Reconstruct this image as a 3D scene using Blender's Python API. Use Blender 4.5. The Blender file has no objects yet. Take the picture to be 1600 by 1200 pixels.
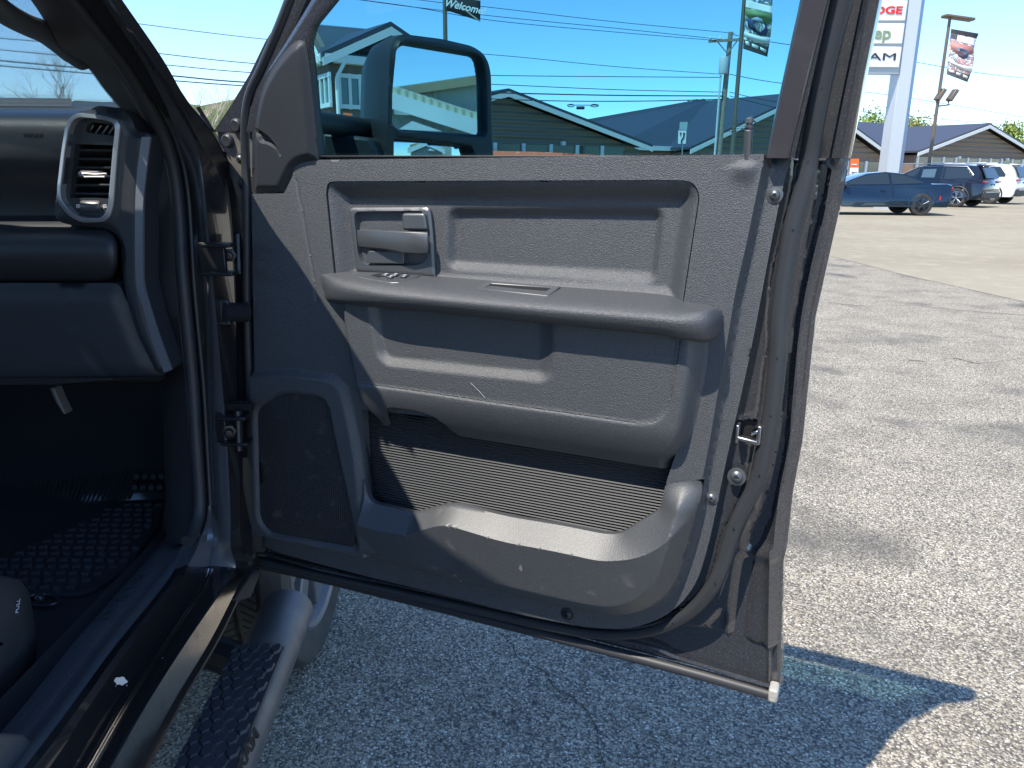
import bpy, bmesh, math, random
import numpy as np
from mathutils import Vector, Matrix
from mathutils.geometry import delaunay_2d_cdt

SC = bpy.context.scene
COL = SC.collection
R = math.radians
rng = random.Random(7)

# ------------------------------------------------------------------ camera
CF, PITCH, ROLL, CH = 1215.0, R(15.3), R(0.45), 1.42      # focal length (px of a 1600 px wide frame), pitch, roll, height
_F = np.array([0, math.cos(PITCH), -math.sin(PITCH)])
_r0 = np.array([1., 0, 0]); _u0 = np.array([0, math.sin(PITCH), math.cos(PITCH)])
_RR = _r0*math.cos(ROLL)+_u0*math.sin(ROLL)
_UU = -_r0*math.sin(ROLL)+_u0*math.cos(ROLL)
CAM = np.array([0, 0, CH])
cd = bpy.data.cameras.new('camera'); cam = bpy.data.objects.new('camera', cd); COL.objects.link(cam)
cd.sensor_width = 36; cd.lens = CF/1600*36; cd.clip_start = 0.02; cd.clip_end = 3000
cam.matrix_world = Matrix(((_RR[0], _UU[0], -_F[0], 0), (_RR[1], _UU[1], -_F[1], 0), (_RR[2], _UU[2], -_F[2], CH), (0, 0, 0, 1)))
SC.camera = cam

# ------------------------------------------------------------------ light
SUN = np.array([0.447, 0.452, -1.0])                        # direction the light travels
wd = bpy.data.worlds.new('World'); SC.world = wd; wd.use_nodes = True
nt = wd.node_tree; nt.nodes.clear()
sky = nt.nodes.new('ShaderNodeTexSky'); sky.sky_type = 'NISHITA'; sky.sun_disc = False
sky.sun_elevation = math.atan2(1.0, math.hypot(SUN[0], SUN[1])); sky.sun_rotation = math.atan2(-SUN[0], -SUN[1])
sky.air_density = 0.9; sky.dust_density = 0.05; sky.ozone_density = 4.0; sky.altitude = 200
bg = nt.nodes.new('ShaderNodeBackground'); bg.inputs['Strength'].default_value = 0.15
wo = nt.nodes.new('ShaderNodeOutputWorld')
tn = nt.nodes.new('ShaderNodeMix'); tn.data_type = 'RGBA'; tn.blend_type = 'MULTIPLY'; tn.inputs[0].default_value = 1; tn.inputs[7].default_value = (.78, .87, .95, 1)
nt.links.new(sky.outputs[0], tn.inputs[6]); nt.links.new(tn.outputs[2], bg.inputs[0]); nt.links.new(bg.outputs[0], wo.inputs[0])
sl = bpy.data.lights.new('sun', 'SUN'); sl.energy = 3.1; sl.angle = R(0.5); sl.color = (1, .93, .82)
so = bpy.data.objects.new('sun', sl); COL.objects.link(so)
so.rotation_euler = Vector(SUN.tolist()).to_track_quat('-Z', 'Y').to_euler()
SC.view_settings.view_transform = 'Standard'; SC.view_settings.look = 'None'
SC.view_settings.exposure = 1.18; SC.view_settings.gamma = 1
SC.cycles.max_bounces = 10; SC.cycles.transparent_max_bounces = 16

# ------------------------------------------------------------------ pixel -> space helpers
def ray(px, py):
    return _F*CF + _RR*(px-800) - _UU*(py-600)
def hit(px, py, o, n):
    d = ray(px, py); n = np.asarray(n, float)
    return CAM + d*(np.dot(np.asarray(o, float)-CAM, n)/np.dot(d, n))
def atX(px, py, X): return hit(px, py, (X, 0, 0), (1, 0, 0))
def atY(px, py, Y): return hit(px, py, (0, Y, 0), (0, 1, 0))
def atZ(px, py, Z=0): return hit(px, py, (0, 0, Z), (0, 0, 1))
def nrm(v): v = np.asarray(v, float); return v/np.linalg.norm(v)

class Fr:                                                   # a plane with axes; pixel <-> plane coordinates
    def __init__(s, o, ex, ey, en):
        s.o, s.ex, s.ey, s.en = (np.asarray(a, float) for a in (o, ex, ey, en))
    def uv(s, px, py, w=0.):
        q = hit(px, py, s.o+s.en*w, s.en)-s.o
        return (np.dot(q, s.ex), np.dot(q, s.ey))
    def P(s, px, py, w=0.): return hit(px, py, s.o+s.en*w, s.en)
    def pl(s, pts, w=0.): return np.array([s.uv(*p, w=w) for p in pts])
    def pos(s, uv, w):
        uv = np.atleast_2d(uv); w = np.broadcast_to(np.asarray(w, float), (len(uv),))
        return s.o+uv[:, :1]*s.ex+uv[:, 1:2]*s.ey+w[:, None]*s.en

DA = R(66.)
Dd = np.array([math.sin(DA), -math.cos(DA), 0]); Dn = np.array([-math.cos(DA), -math.sin(DA), 0]); Zz = np.array([0, 0, 1.])
H0 = np.array([-.51, 1.54, 0])
DOOR = Fr(H0, Dd, Zz, Dn)
TL = R(9)
UPE = Dn*math.sin(TL)+Zz*math.cos(TL); UPN = Dn*math.cos(TL)-Zz*math.sin(TL)
UPPER = Fr(H0+Zz*1.435, Dd, UPE, UPN)                       # door frame above the belt leans towards the cab

def inside(P, poly):
    x, y = P[:, 0], P[:, 1]; ins = np.zeros(len(P), bool); n = len(poly)
    for i in range(n):
        x1, y1 = poly[i]; x2, y2 = poly[(i+1) % n]
        if y1 == y2: continue
        c = ((y1 > y) != (y2 > y)) & (x < (x2-x1)*(y-y1)/(y2-y1)+x1)
        ins ^= c
    return ins
def pdist(P, line, closed=True):
    d = np.full(len(P), 1e9); n = len(line)
    for i in range(n if closed else n-1):
        a = line[i]; b = line[(i+1) % n]; ab = b-a; L = ab@ab
        if L < 1e-14: continue
        t = np.clip(((P-a)@ab)/L, 0, 1); q = P-a-t[:, None]*ab
        d = np.minimum(d, np.sqrt((q*q).sum(1)))
    return d
def sd(P, poly): return np.where(inside(P, poly), 1., -1.)*pdist(P, poly)
def ss(x): x = np.clip(x, 0, 1); return x*x*(3-2*x)
def lin(x): return np.clip(x, 0, 1)
def fillet(poly, r, seg=5):
    out = []; n = len(poly); rr = r if hasattr(r, '__len__') else [r]*n
    for i in range(n):
        p = poly[i]; a = poly[i-1]; b = poly[(i+1) % n]; va = a-p; vb = b-p
        la = np.linalg.norm(va); lb = np.linalg.norm(vb)
        if la < 1e-9 or lb < 1e-9: continue
        k = min(rr[i], .48*la, .48*lb)
        A = p+va/la*k; B = p+vb/lb*k
        for t in np.linspace(0, 1, seg): out.append((1-t)**2*A+2*t*(1-t)*p+t*t*B)
    return np.array(out)
def crom(pts, n=6, closed=False):
    pts = np.asarray(pts, float); out = []; m = len(pts)
    rngi = range(m if closed else m-1)
    for i in rngi:
        if closed: p0, p1, p2, p3 = pts[i-1], pts[i], pts[(i+1) % m], pts[(i+2) % m]
        else: p0, p1, p2, p3 = pts[max(i-1, 0)], pts[i], pts[i+1], pts[min(i+2, m-1)]
        for t in np.linspace(0, 1, n, endpoint=False):
            out.append(.5*((2*p1)+(-p0+p2)*t+(2*p0-5*p1+4*p2-p3)*t*t+(-p0+3*p1-3*p2+p3)*t**3))
    if not closed: out.append(pts[-1])
    return np.array(out)
def resample(line, step, closed=True):
    line = np.asarray(line, float); L = np.vstack([line, line[:1]]) if closed else line
    seg = np.linalg.norm(np.diff(L, axis=0), axis=1); out = []
    for i, s in enumerate(seg):
        k = max(1, int(math.ceil(s/step)))
        if s < 1e-7: continue
        for j in range(k): out.append(L[i]+(L[i+1]-L[i])*j/k)
    if not closed: out.append(L[-1])
    return np.array(out)

# ------------------------------------------------------------------ objects
def wloc(o):
    v = Vector((0, 0, 0))
    while o is not None: v = v+o.location; o = o.parent
    return v
def tag(o, label=None, cat=None, group=None, kind=None):
    if label: o['label'] = label
    if cat: o['category'] = cat
    if group: o['group'] = group
    if kind: o['kind'] = kind
    return o
def thing(name, label, cat, loc=(0, 0, 0), group=None, rz=0):
    o = bpy.data.objects.new(name, None); COL.objects.link(o); o.location = loc; o.rotation_euler[2] = rz
    return tag(o, label, cat, group)
def mk(name, V, F, mat, parent=None, smooth=35, bevel=0, solid=0, sub=0, local=False, seg=2):
    me = bpy.data.meshes.new(name); me.from_pydata([tuple(map(float, v)) for v in V], [], [tuple(int(i) for i in f) for f in F]); me.update()
    bm = bmesh.new(); bm.from_mesh(me); bmesh.ops.remove_doubles(bm, verts=bm.verts, dist=1e-6)
    bmesh.ops.recalc_face_normals(bm, faces=bm.faces) ; bm.to_mesh(me); bm.free()
    o = bpy.data.objects.new(name, me); COL.objects.link(o)
    for m in (mat if isinstance(mat, (list, tuple)) else [mat]): me.materials.append(m)
    if smooth:
        for p in me.polygons: p.use_smooth = True
        if smooth < 180: me.set_sharp_from_angle(angle=R(smooth))
    if parent is not None:
        o.parent = parent
        if not local: o.location = -wloc(parent)
    if solid:
        md = o.modifiers.new('solid', 'SOLIDIFY'); md.thickness = solid; md.offset = -1
    if bevel:
        md = o.modifiers.new('bevel', 'BEVEL'); md.width = bevel; md.segments = seg; md.limit_method = 'ANGLE'; md.angle_limit = R(40)
        md.harden_normals = False
    if sub:
        md = o.modifiers.new('sub', 'SUBSURF'); md.levels = sub; md.render_levels = sub
    return o
class MB:
    def __init__(s): s.V = []; s.F = []
    def add(s, V, F):
        k = len(s.V); s.V += [tuple(map(float, v)) for v in V]; s.F += [tuple(i+k for i in f) for f in F]; return s
    def box(s, c, sx, sy, sz, ex=(1, 0, 0), ey=(0, 1, 0), ez=(0, 0, 1)):
        c, ex, ey, ez = (np.asarray(a, float) for a in (c, ex, ey, ez)); V = []
        for i in (-1, 1):
            for j in (-1, 1):
                for k in (-1, 1): V.append(c+ex*i*sx/2+ey*j*sy/2+ez*k*sz/2)
        return s.add(V, [(0, 1, 3, 2), (4, 6, 7, 5), (0, 4, 5, 1), (2, 3, 7, 6), (0, 2, 6, 4), (1, 5, 7, 3)])
    def tube(s, path, r, n=8, cap=True, closed=False):
        path = [np.asarray(p, float) for p in path]; m = len(path); V = []; F = []
        rr = r if hasattr(r, '__len__') else [r]*m; up = None
        for i, p in enumerate(path):
            if closed: t = nrm(path[(i+1) % m]-path[i-1])
            else: t = nrm(path[min(i+1, m-1)]-path[max(i-1, 0)])
            if up is None:
                up = np.array([0, 0, 1.]) if abs(t[2]) < .9 else np.array([1., 0, 0])
            a = nrm(np.cross(t, up)); up = np.cross(a, t); b = up
            for k in range(n):
                q = 2*math.pi*k/n; V.append(p+(a*math.cos(q)+b*math.sin(q))*rr[i])
        for i in range(m if closed else m-1):
            j = (i+1) % m
            for k in range(n): F.append((i*n+k, i*n+(k+1) % n, j*n+(k+1) % n, j*n+k))
        if cap and not closed: F += [tuple(range(n))[::-1], tuple((m-1)*n+k for k in range(n))]
        return s.add(V, F)
    def strip(s, lines):                                     # loft between equally long polylines
        m = len(lines[0]); V = [p for l in lines for p in l]; F = []
        for i in range(len(lines)-1):
            for j in range(m-1): F.append((i*m+j, i*m+j+1, (i+1)*m+j+1, (i+1)*m+j))
        return s.add(V, F)
    def prism(s, poly3, off):                                # polygon in space extruded along off
        n = len(poly3); off = np.asarray(off, float); V = list(poly3)+[np.asarray(p)+off for p in poly3]
        F = [tuple(range(n))[::-1], tuple(range(n, 2*n))]+[(i, (i+1) % n, n+(i+1) % n, n+i) for i in range(n)]
        return s.add(V, F)
    def lathe(s, c, ax, prof, n=32, closed=False):           # prof: (radius, along axis)
        c, ax = np.asarray(c, float), nrm(ax); a = nrm(np.cross(ax, (0, 0, 1) if abs(ax[2]) < .9 else (1, 0, 0))); b = np.cross(ax, a); V = []; F = []
        m = len(prof)
        for k in range(n):
            q = 2*math.pi*k/n; e = a*math.cos(q)+b*math.sin(q)
            for r_, h in prof: V.append(c+ax*h+e*r_)
        for k in range(n):
            k2 = (k+1) % n
            for i in range(m-1): F.append((k*m+i, k*m+i+1, k2*m+i+1, k2*m+i))
            if closed: F.append((k*m+m-1, k*m, k2*m, k2*m+m-1))
        return s.add(V, F)
    def ball(s, c, r, n=8, m=6, sc=(1, 1, 1)):
        V = []; F = []; c = np.asarray(c, float)
        for i in range(m+1):
            th = math.pi*i/m
            for k in range(n):
                q = 2*math.pi*k/n; V.append(c+r*np.array([math.sin(th)*math.cos(q)*sc[0], math.sin(th)*math.sin(q)*sc[1], math.cos(th)*sc[2]]))
        for i in range(m):
            for k in range(n): F.append((i*n+k, i*n+(k+1) % n, (i+1)*n+(k+1) % n, (i+1)*n+k))
        return s.add(V, F)
    def go(s, name, mat, parent=None, **k): return mk(name, s.V, s.F, mat, parent, **k)

def relief(name, fr, outline, hf, mat, parent, res=.005, holes=(), back=.012, smooth=40, feat=()):
    outline = resample(outline, res*1.3); loops = [outline]+[resample(h, res*1.3) for h in holes]
    lo = outline.min(0); hi = outline.max(0)
    xs = np.arange(lo[0], hi[0], res); ys = np.arange(lo[1], hi[1], res*.866)
    G = np.array([(x+(res/2 if j % 2 else 0), y) for j, y in enumerate(ys) for x in xs])
    keep = inside(G, outline) & (pdist(G, outline) > res*.55)
    for h in loops[1:]: keep &= ~inside(G, h) & (pdist(G, h) > res*.55)
    G = G[keep]
    if feat:                                                  # rows of points that follow the steps, so that edges come out clean
        K = []
        for f in feat:
            line, offs = f[0], f[1]; closed = f[2] if len(f) > 2 else True
            q = resample(line, res*.8, closed); t_ = (np.roll(q, -1, 0)-np.roll(q, 1, 0))
            if not closed: t_[0] = q[1]-q[0]; t_[-1] = q[-1]-q[-2]
            nr_ = np.c_[-t_[:, 1], t_[:, 0]]/np.maximum(np.linalg.norm(t_, axis=1), 1e-9)[:, None]
            for o_ in offs:
                p = q+nr_*o_
                k2 = inside(p, outline) & (pdist(p, outline) > res*.35) & (pdist(p, line, closed) > abs(o_)*.93)
                for h in loops[1:]: k2 &= ~inside(p, h) & (pdist(p, h) > res*.35)
                K.append(p[k2])
        K = np.vstack(K); cell = {}
        for p in K: cell.setdefault((int(p[0]//res), int(p[1]//res)), []).append(p)
        def far(p, d):
            cx, cy = int(p[0]//res), int(p[1]//res)
            for i in (-1, 0, 1):
                for j in (-1, 0, 1):
                    for q in cell.get((cx+i, cy+j), ()):
                        if (q[0]-p[0])**2+(q[1]-p[1])**2 < d*d: return False
            return True
        G = np.array([p for p in G.tolist() if far(p, res*.62)]); G = np.vstack([G, K])
    pts = []; edges = []
    for l in loops:
        k = len(pts); pts += [tuple(p) for p in l]; edges += [(k+i, k+(i+1) % len(l)) for i in range(len(l))]
    nb = len(pts); pts += [tuple(p) for p in G]
    r_ = delaunay_2d_cdt([Vector(p) for p in pts], edges, [], 0, 1e-6, True)
    V2 = np.array([tuple(v) for v in r_[0]]); T = np.array([tuple(f) for f in r_[2] if len(f) == 3]); orig = r_[3]
    c = V2[T].mean(1); k = inside(c, outline)
    for h in loops[1:]: k &= ~inside(c, h)
    T = T[k]; w = hf(V2); V = list(fr.pos(V2, w)); F = [tuple(t) for t in T]
    if back:
        mp = {}
        for i, os_ in enumerate(orig):
            for o_ in os_:
                if o_ < nb: mp[o_] = i
        st = 0
        for l in loops:
            n = len(l); b0 = len(V)
            idx = [mp[st+i] for i in range(n)]
            V += list(fr.pos(V2[idx], w[idx]-back))
            F += [(idx[i], idx[(i+1) % n], b0+(i+1) % n, b0+i) for i in range(n)]
            st += n
    o = mk(name, V, F, mat, parent, smooth=smooth); uvl = o.data.uv_layers.new(name='plane')
    P3 = np.array([v.co for v in o.data.vertices])-fr.o; U2 = P3@fr.ex; V3 = P3@fr.ey
    for lp_ in o.data.loops: uvl.data[lp_.index].uv = (U2[lp_.vertex_index], V3[lp_.vertex_index])
    return o

# ------------------------------------------------------------------ materials
def mat(name, col, rough=.5, metal=0., spec=.5, coat=0., bump=None, var=None, coatr=.03):
    m = bpy.data.materials.new(name); m.use_nodes = True; t = m.node_tree; b = t.nodes['Principled BSDF']
    b.inputs['Base Color'].default_value = (*col, 1); b.inputs['Roughness'].default_value = rough; b.inputs['Metallic'].default_value = metal
    b.inputs['Specular IOR Level'].default_value = spec; b.inputs['Coat Weight'].default_value = coat; b.inputs['Coat IOR'].default_value = 1.7 if coatr > .3 else 1.5; b.inputs['Coat Roughness'].default_value = coatr
    tc = t.nodes.new('ShaderNodeTexCoord')
    if bump:
        prev = None
        for (kind, scale, st, dist) in bump:
            if kind == 'noise':
                n = t.nodes.new('ShaderNodeTexNoise'); n.inputs['Scale'].default_value = scale; n.inputs['Detail'].default_value = 3; out = n.outputs['Fac']
            elif kind == 'vor':
                n = t.nodes.new('ShaderNodeTexVoronoi'); n.inputs['Scale'].default_value = scale; out = n.outputs['Distance']
            elif kind in ('bandz', 'bandx', 'bandy', 'bandd'):
                n = t.nodes.new('ShaderNodeTexWave'); n.wave_type = 'BANDS'; n.bands_direction = {'z': 'Z', 'x': 'X', 'y': 'Y', 'd': 'DIAGONAL'}[kind[-1]]; n.inputs['Scale'].default_value = scale; out = n.outputs['Fac']
            t.links.new(tc.outputs['Object'], n.inputs['Vector'])
            bp = t.nodes.new('ShaderNodeBump'); bp.inputs['Strength'].default_value = st; bp.inputs['Distance'].default_value = dist
            t.links.new(out, bp.inputs['Height'])
            if prev is not None: t.links.new(prev, bp.inputs['Normal'])
            prev = bp.outputs[0]
        t.links.new(prev, b.inputs['Normal'])
    if var:                                                   # colour patches: (scale, other colour, low, high)
        cur = None
        for (scale, c2, lo, hi) in var:
            n = t.nodes.new('ShaderNodeTexNoise'); n.inputs['Scale'].default_value = scale; n.inputs['Detail'].default_value = 4
            t.links.new(tc.outputs['Object'], n.inputs['Vector'])
            r_ = t.nodes.new('ShaderNodeMapRange'); r_.inputs[1].default_value = lo; r_.inputs[2].default_value = hi; t.links.new(n.outputs['Fac'], r_.inputs[0])
            mx = t.nodes.new('ShaderNodeMix'); mx.data_type = 'RGBA'; t.links.new(r_.outputs[0], mx.inputs[0])
            if cur is None: mx.inputs[6].default_value = (*col, 1)
            else: t.links.new(cur, mx.inputs[6])
            mx.inputs[7].default_value = (*c2, 1); cur = mx.outputs[2]
        t.links.new(cur, b.inputs['Base Color'])
    return m
M = {}
M['grain'] = mat('grained_plastic', (.044, .048, .053), .52, spec=1., bump=[('noise', 640, 1., .0014), ('noise', 60, .06, .002)], var=[(5, (.051, .055, .061), .45, .75), (520, (.105, .112, .122), .52, .75)])
M['grain2'] = mat('fine_grained_plastic', (.045, .049, .053), .5, spec=1., bump=[('noise', 620, 1., .0014)], var=[(12, (.046, .050, .056), .5, .75), (560, (.09, .097, .107), .52, .75)])
M['smooth'] = mat('satin_plastic', (.052, .057, .062), .40, spec=1., coat=.5, coatr=.45, bump=[('noise', 1500, .1, .0004)])
M['dust'] = mat('dusty_plastic', (.048, .052, .056), .5, spec=1., bump=[('noise', 500, .5, .001)], var=[(7, (.054, .057, .061), .5, .75), (22, (.13, .125, .115), .63, .80), (400, (.075, .078, .083), .54, .75)])
M['rib'] = mat('ribbed_liner', (.040, .044, .049), .45, bump=[('bandz', 57, 1., .0028)])
M['rubber'] = mat('black_rubber', (.032, .034, .038), .5, bump=[('noise', 300, .1, .001)])
M['rubberg'] = mat('grey_rubber', (.034, .037, .041), .45, bump=[('noise', 200, .1, .001)])
M['deep'] = mat('dark_void', (.006, .006, .007), .7)
M['dark'] = mat('dark_plastic', (.022, .023, .026), .5, spec=.5, bump=[('noise', 800, .3, .0006)])
M['dash'] = mat('dash_plastic', (.026, .030, .036), .48, spec=.6, bump=[('noise', 900, .3, .0006)])
M['satin'] = mat('satin_trim', (.34, .355, .38), .32, metal=.6)
M['chrome'] = mat('chrome', (.7, .7, .7), .12, metal=1.)
M['steel'] = mat('zinc_steel', (.35, .35, .36), .38, metal=1., var=[(60, (.5, .5, .48), .5, .7)])
M['nub'] = mat('sky_glint_rubber', (.06, .064, .072), .16, spec=.9)  # lighter than the mat so the nubs carry the sky's glints
M['mat'] = mat('rubber_mat', (.04, .042, .047), .2, spec=.6, bump=[('noise', 300, .15, .001)])
M['carpet'] = mat('carpet', (.022, .024, .029), .95, bump=[('noise', 500, .8, .004)])
M['head'] = mat('headliner', (.055, .055, .058), .9, bump=[('noise', 700, .3, .001)])
M['white'] = mat('white_mark', (.75, .76, .76), .5)
M['wtrim'] = mat('white_trim', (.75, .76, .72), .5)
M['mirror'] = mat('mirror_glass', (.62, .70, .74), .015, metal=1.)
M['tyre'] = mat('tyre_rubber', (.028, .027, .026), .75, bump=[('noise', 120, .2, .002)], var=[(8, (.055, .05, .045), .45, .7)])
M['rim'] = mat('rim_alloy', (.45, .47, .5), .25, metal=1.)
M['rimd'] = mat('dark_rim_alloy', (.12, .12, .13), .3, metal=1.)
M['board'] = mat('powder_coat', (.075, .078, .085), .45, metal=.0, spec=.7, bump=[('noise', 900, .25, .0006)], var=[(12, (.15, .145, .135), .5, .75)])
M['tread'] = mat('tread_rubber', (.045, .048, .056), .5, bump=[('noise', 300, .2, .001)])
def paintmat(name, c, fl=.5):
    m = mat(name, c, .2, metal=.5, coat=1., coatr=.02); t = m.node_tree; b = t.nodes['Principled BSDF']
    tc = [n for n in t.nodes if n.type == 'TEX_COORD'][0]
    v = t.nodes.new('ShaderNodeTexVoronoi'); v.inputs['Scale'].default_value = 900; t.links.new(tc.outputs['Object'], v.inputs['Vector'])
    r_ = t.nodes.new('ShaderNodeMapRange'); r_.inputs[1].default_value = .75; r_.inputs[2].default_value = 1.0; t.links.new(v.outputs['Color'], r_.inputs[0])
    mx = t.nodes.new('ShaderNodeMix'); mx.data_type = 'RGBA'; t.links.new(r_.outputs[0], mx.inputs[0])
    mx.inputs[6].default_value = (*c, 1); mx.inputs[7].default_value = (*[min(1, a*3+.05*fl) for a in c], 1); t.links.new(mx.outputs[2], b.inputs['Base Color'])
    return m
M['scuff'] = mat('scuff_plastic', (.085, .092, .104), .42, spec=.6, bump=[('noise', 500, .3, .0008)], var=[(7, (.11, .108, .10), .5, .75)])
M['sail'] = mat('shaded_sail_plastic', (.032, .035, .040), .5, spec=.5, bump=[('noise', 700, .8, .001)])  # trim plastic darkened for a panel that faces away from the sun
M['jamb_lit'] = mat('lit_jamb_paint', (.17, .17, .18), .22, metal=.35, coat=.6, bump=[('noise', 9, .08, .004)])  # body paint lightened for the sunlit ground it reflects
M['shade_black'] = mat('shaded_body_black', (.012, .012, .014), .35, bump=[('noise', 30, .15, .003)])  # body colour painted near black for the deep shade behind the door
M['sill_shine'] = mat('sill_shine_tan', (.42, .39, .35), .16, metal=1., bump=[('noise', 12, .12, .004)], var=[(25, (.30, .27, .24), .55, .75)])  # tan reflection of sunlit ground put into the sill's colour
M['paint'] = paintmat('granite_metallic_paint', (.068, .070, .078))
def glass(name, tint, refl=.06, ior=1.45):
    m = bpy.data.materials.new(name); m.use_nodes = True; t = m.node_tree; t.nodes.clear()
    o = t.nodes.new('ShaderNodeOutputMaterial'); tr = t.nodes.new('ShaderNodeBsdfTransparent'); tr.inputs[0].default_value = (*tint, 1)
    g = t.nodes.new('ShaderNodeBsdfGlossy'); g.inputs['Roughness'].default_value = .01
    f = t.nodes.new('ShaderNodeFresnel'); f.inputs[0].default_value = ior; mx = t.nodes.new('ShaderNodeMixShader')
    ml = t.nodes.new('ShaderNodeMath'); ml.operation = 'MULTIPLY'; ml.inputs[1].default_value = .7; t.links.new(f.outputs[0], ml.inputs[0])
    t.links.new(ml.outputs[0], mx.inputs[0]); t.links.new(tr.outputs[0], mx.inputs[1]); t.links.new(g.outputs[0], mx.inputs[2]); t.links.new(mx.outputs[0], o.inputs[0])
    return m
M['glass'] = glass('tinted_glass', (.47, .72, .78))
M['wind'] = glass('windscreen_glass', (.88, .97, .98))
M['carglass'] = mat('dark_car_glass', (.02, .03, .035), .05, spec=.8)

def text(name, body, size, o, ex, ey, depth, m, parent, shear=0, sx=1., off=0., local=False):
    cu = bpy.data.curves.new(name, 'FONT'); cu.body = body; cu.size = size; cu.extrude = depth; cu.shear = shear; cu.align_x = 'CENTER'; cu.align_y = 'CENTER'; cu.offset = off
    cu.resolution_u = 3
    tmp = bpy.data.objects.new(name, cu); COL.objects.link(tmp); dg = bpy.context.evaluated_depsgraph_get(); dg.update()
    me = bpy.data.meshes.new_from_object(tmp.evaluated_get(dg)); bpy.data.objects.remove(tmp)
    o, ex, ey = (np.asarray(a, float) for a in (o, ex, ey)); en = np.cross(ex, ey)
    V = [o+ex*v.co.x*sx+ey*v.co.y+en*v.co.z for v in me.vertices]; F = [tuple(p.vertices) for p in me.polygons]
    return mk(name, V, F, m, parent, smooth=0, local=local)
# ================================================================== SETTING
mg_ = bpy.data.materials.new('asphalt'); mg_.use_nodes = True
def asphalt(m, near=True):
    t = m.node_tree; b = t.nodes['Principled BSDF']; tc = t.nodes.new('ShaderNodeTexCoord')
    def N(k, **kw):
        n = t.nodes.new(k)
        for a, v in kw.items(): n.inputs[a].default_value = v
        return n
    def mixc(f, a, c):
        n = t.nodes.new('ShaderNodeMix'); n.data_type = 'RGBA'
        if f is not None: t.links.new(f, n.inputs[0])
        for i, q in ((6, a), (7, c)):
            if isinstance(q, tuple): n.inputs[i].default_value = (*q, 1)
            else: t.links.new(q, n.inputs[i])
        return n.outputs[2]
    def rmp(src, lo, hi):
        n = t.nodes.new('ShaderNodeMapRange'); n.inputs[1].default_value = lo; n.inputs[2].default_value = hi; t.links.new(src, n.inputs[0]); return n.outputs[0]
    def noise(s, d=3):
        n = N('ShaderNodeTexNoise', Scale=s, Detail=d); t.links.new(tc.outputs['Object'], n.inputs['Vector']); return n.outputs['Fac']
    wn = N('ShaderNodeTexNoise', Scale=60., Detail=2.); t.links.new(tc.outputs['Object'], wn.inputs['Vector'])
    ad = t.nodes.new('ShaderNodeMix'); ad.data_type = 'RGBA'; ad.inputs[0].default_value = .012; t.links.new(tc.outputs['Object'], ad.inputs[6]); t.links.new(wn.outputs['Color'], ad.inputs[7])
    v = N('ShaderNodeTexVoronoi', Scale=145.); t.links.new(ad.outputs[2], v.inputs['Vector'])
    sp = t.nodes.new('ShaderNodeSeparateColor'); t.links.new(v.outputs['Color'], sp.inputs[0])
    stone = mixc(rmp(sp.outputs[0], .0, 1.), (.255, .223, .165), (.62, .555, .43))
    stone = mixc(rmp(sp.outputs[1], .72, .95), stone, (.11, .105, .10))
    stone = mixc(rmp(sp.outputs[2], .9, .97), stone, (.82, .77, .66))
    gap = rmp(v.outputs['Distance'], .48, .75)
    col = mixc(gap, stone, (.15, .138, .12))
    col = mixc(rmp(noise(1.1), .55, .75), col, mixc(None, (.12, .115, .105), (.12, .115, .105)))
    if True:
        d = t.nodes.new('ShaderNodeMix'); d.data_type = 'RGBA'; d.blend_type = 'MULTIPLY'; t.links.new(rmp(noise(2.6, 6), .42, .7), d.inputs[0]); t.links.new(col, d.inputs[6]); d.inputs[7].default_value = (.78, .78, .79, 1); col = d.outputs[2]
    t.links.new(col, b.inputs['Base Color']); b.inputs['Roughness'].default_value = .9; b.inputs['Specular IOR Level'].default_value = .12
    bp = N('ShaderNodeBump', Strength=.9, Distance=.004); iv = t.nodes.new('ShaderNodeMath'); iv.operation = 'SUBTRACT'; iv.inputs[0].default_value = 1; t.links.new(v.outputs['Distance'], iv.inputs[1]); t.links.new(iv.outputs[0], bp.inputs['Height'])
    t.links.new(bp.outputs[0], b.inputs['Normal'])
asphalt(mg_)
far_m = mat('worn_asphalt', (.33, .295, .22), .95, spec=.1, bump=[('noise', 60, .5, .01)], var=[(.35, (.285, .25, .185), .42, .66), (3, (.39, .35, .265), .5, .8), (40, (.2, .18, .155), .58, .75)])
def sheet(name, pts, m, z, cut=0):
    mb = MB(); mb.add([(x, y, z) for x, y in pts], [tuple(range(len(pts)))]); return tag(mb.go(name, m, smooth=0), kind='structure')
sheet('ground', [(-900, -600), (900, -600), (900, 1500), (-900, 1500)], mat('grass_ground', (.05, .075, .025), .95, var=[(.2, (.09, .09, .04), .4, .7)]), -.012)
sheet('parking_lot', [(-40, -25), (60, -25), (60, 22), (-40, 22)], mg_, -.004)
e1 = [tuple(atZ(*p)[:2]) for p in [(1180, 386), (1290, 398), (1420, 431), (1600, 471), (1800, 515)]]
e1 = [(-40, e1[0][1]+2.5)]+e1+[(30, e1[-1][1]-.4)]
sheet('driveway', e1+[(75, 9), (75, 95), (-40, 95)], far_m, .0)
gcrack = mat('crack_dirt', (.05, .046, .042), .9)
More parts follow.
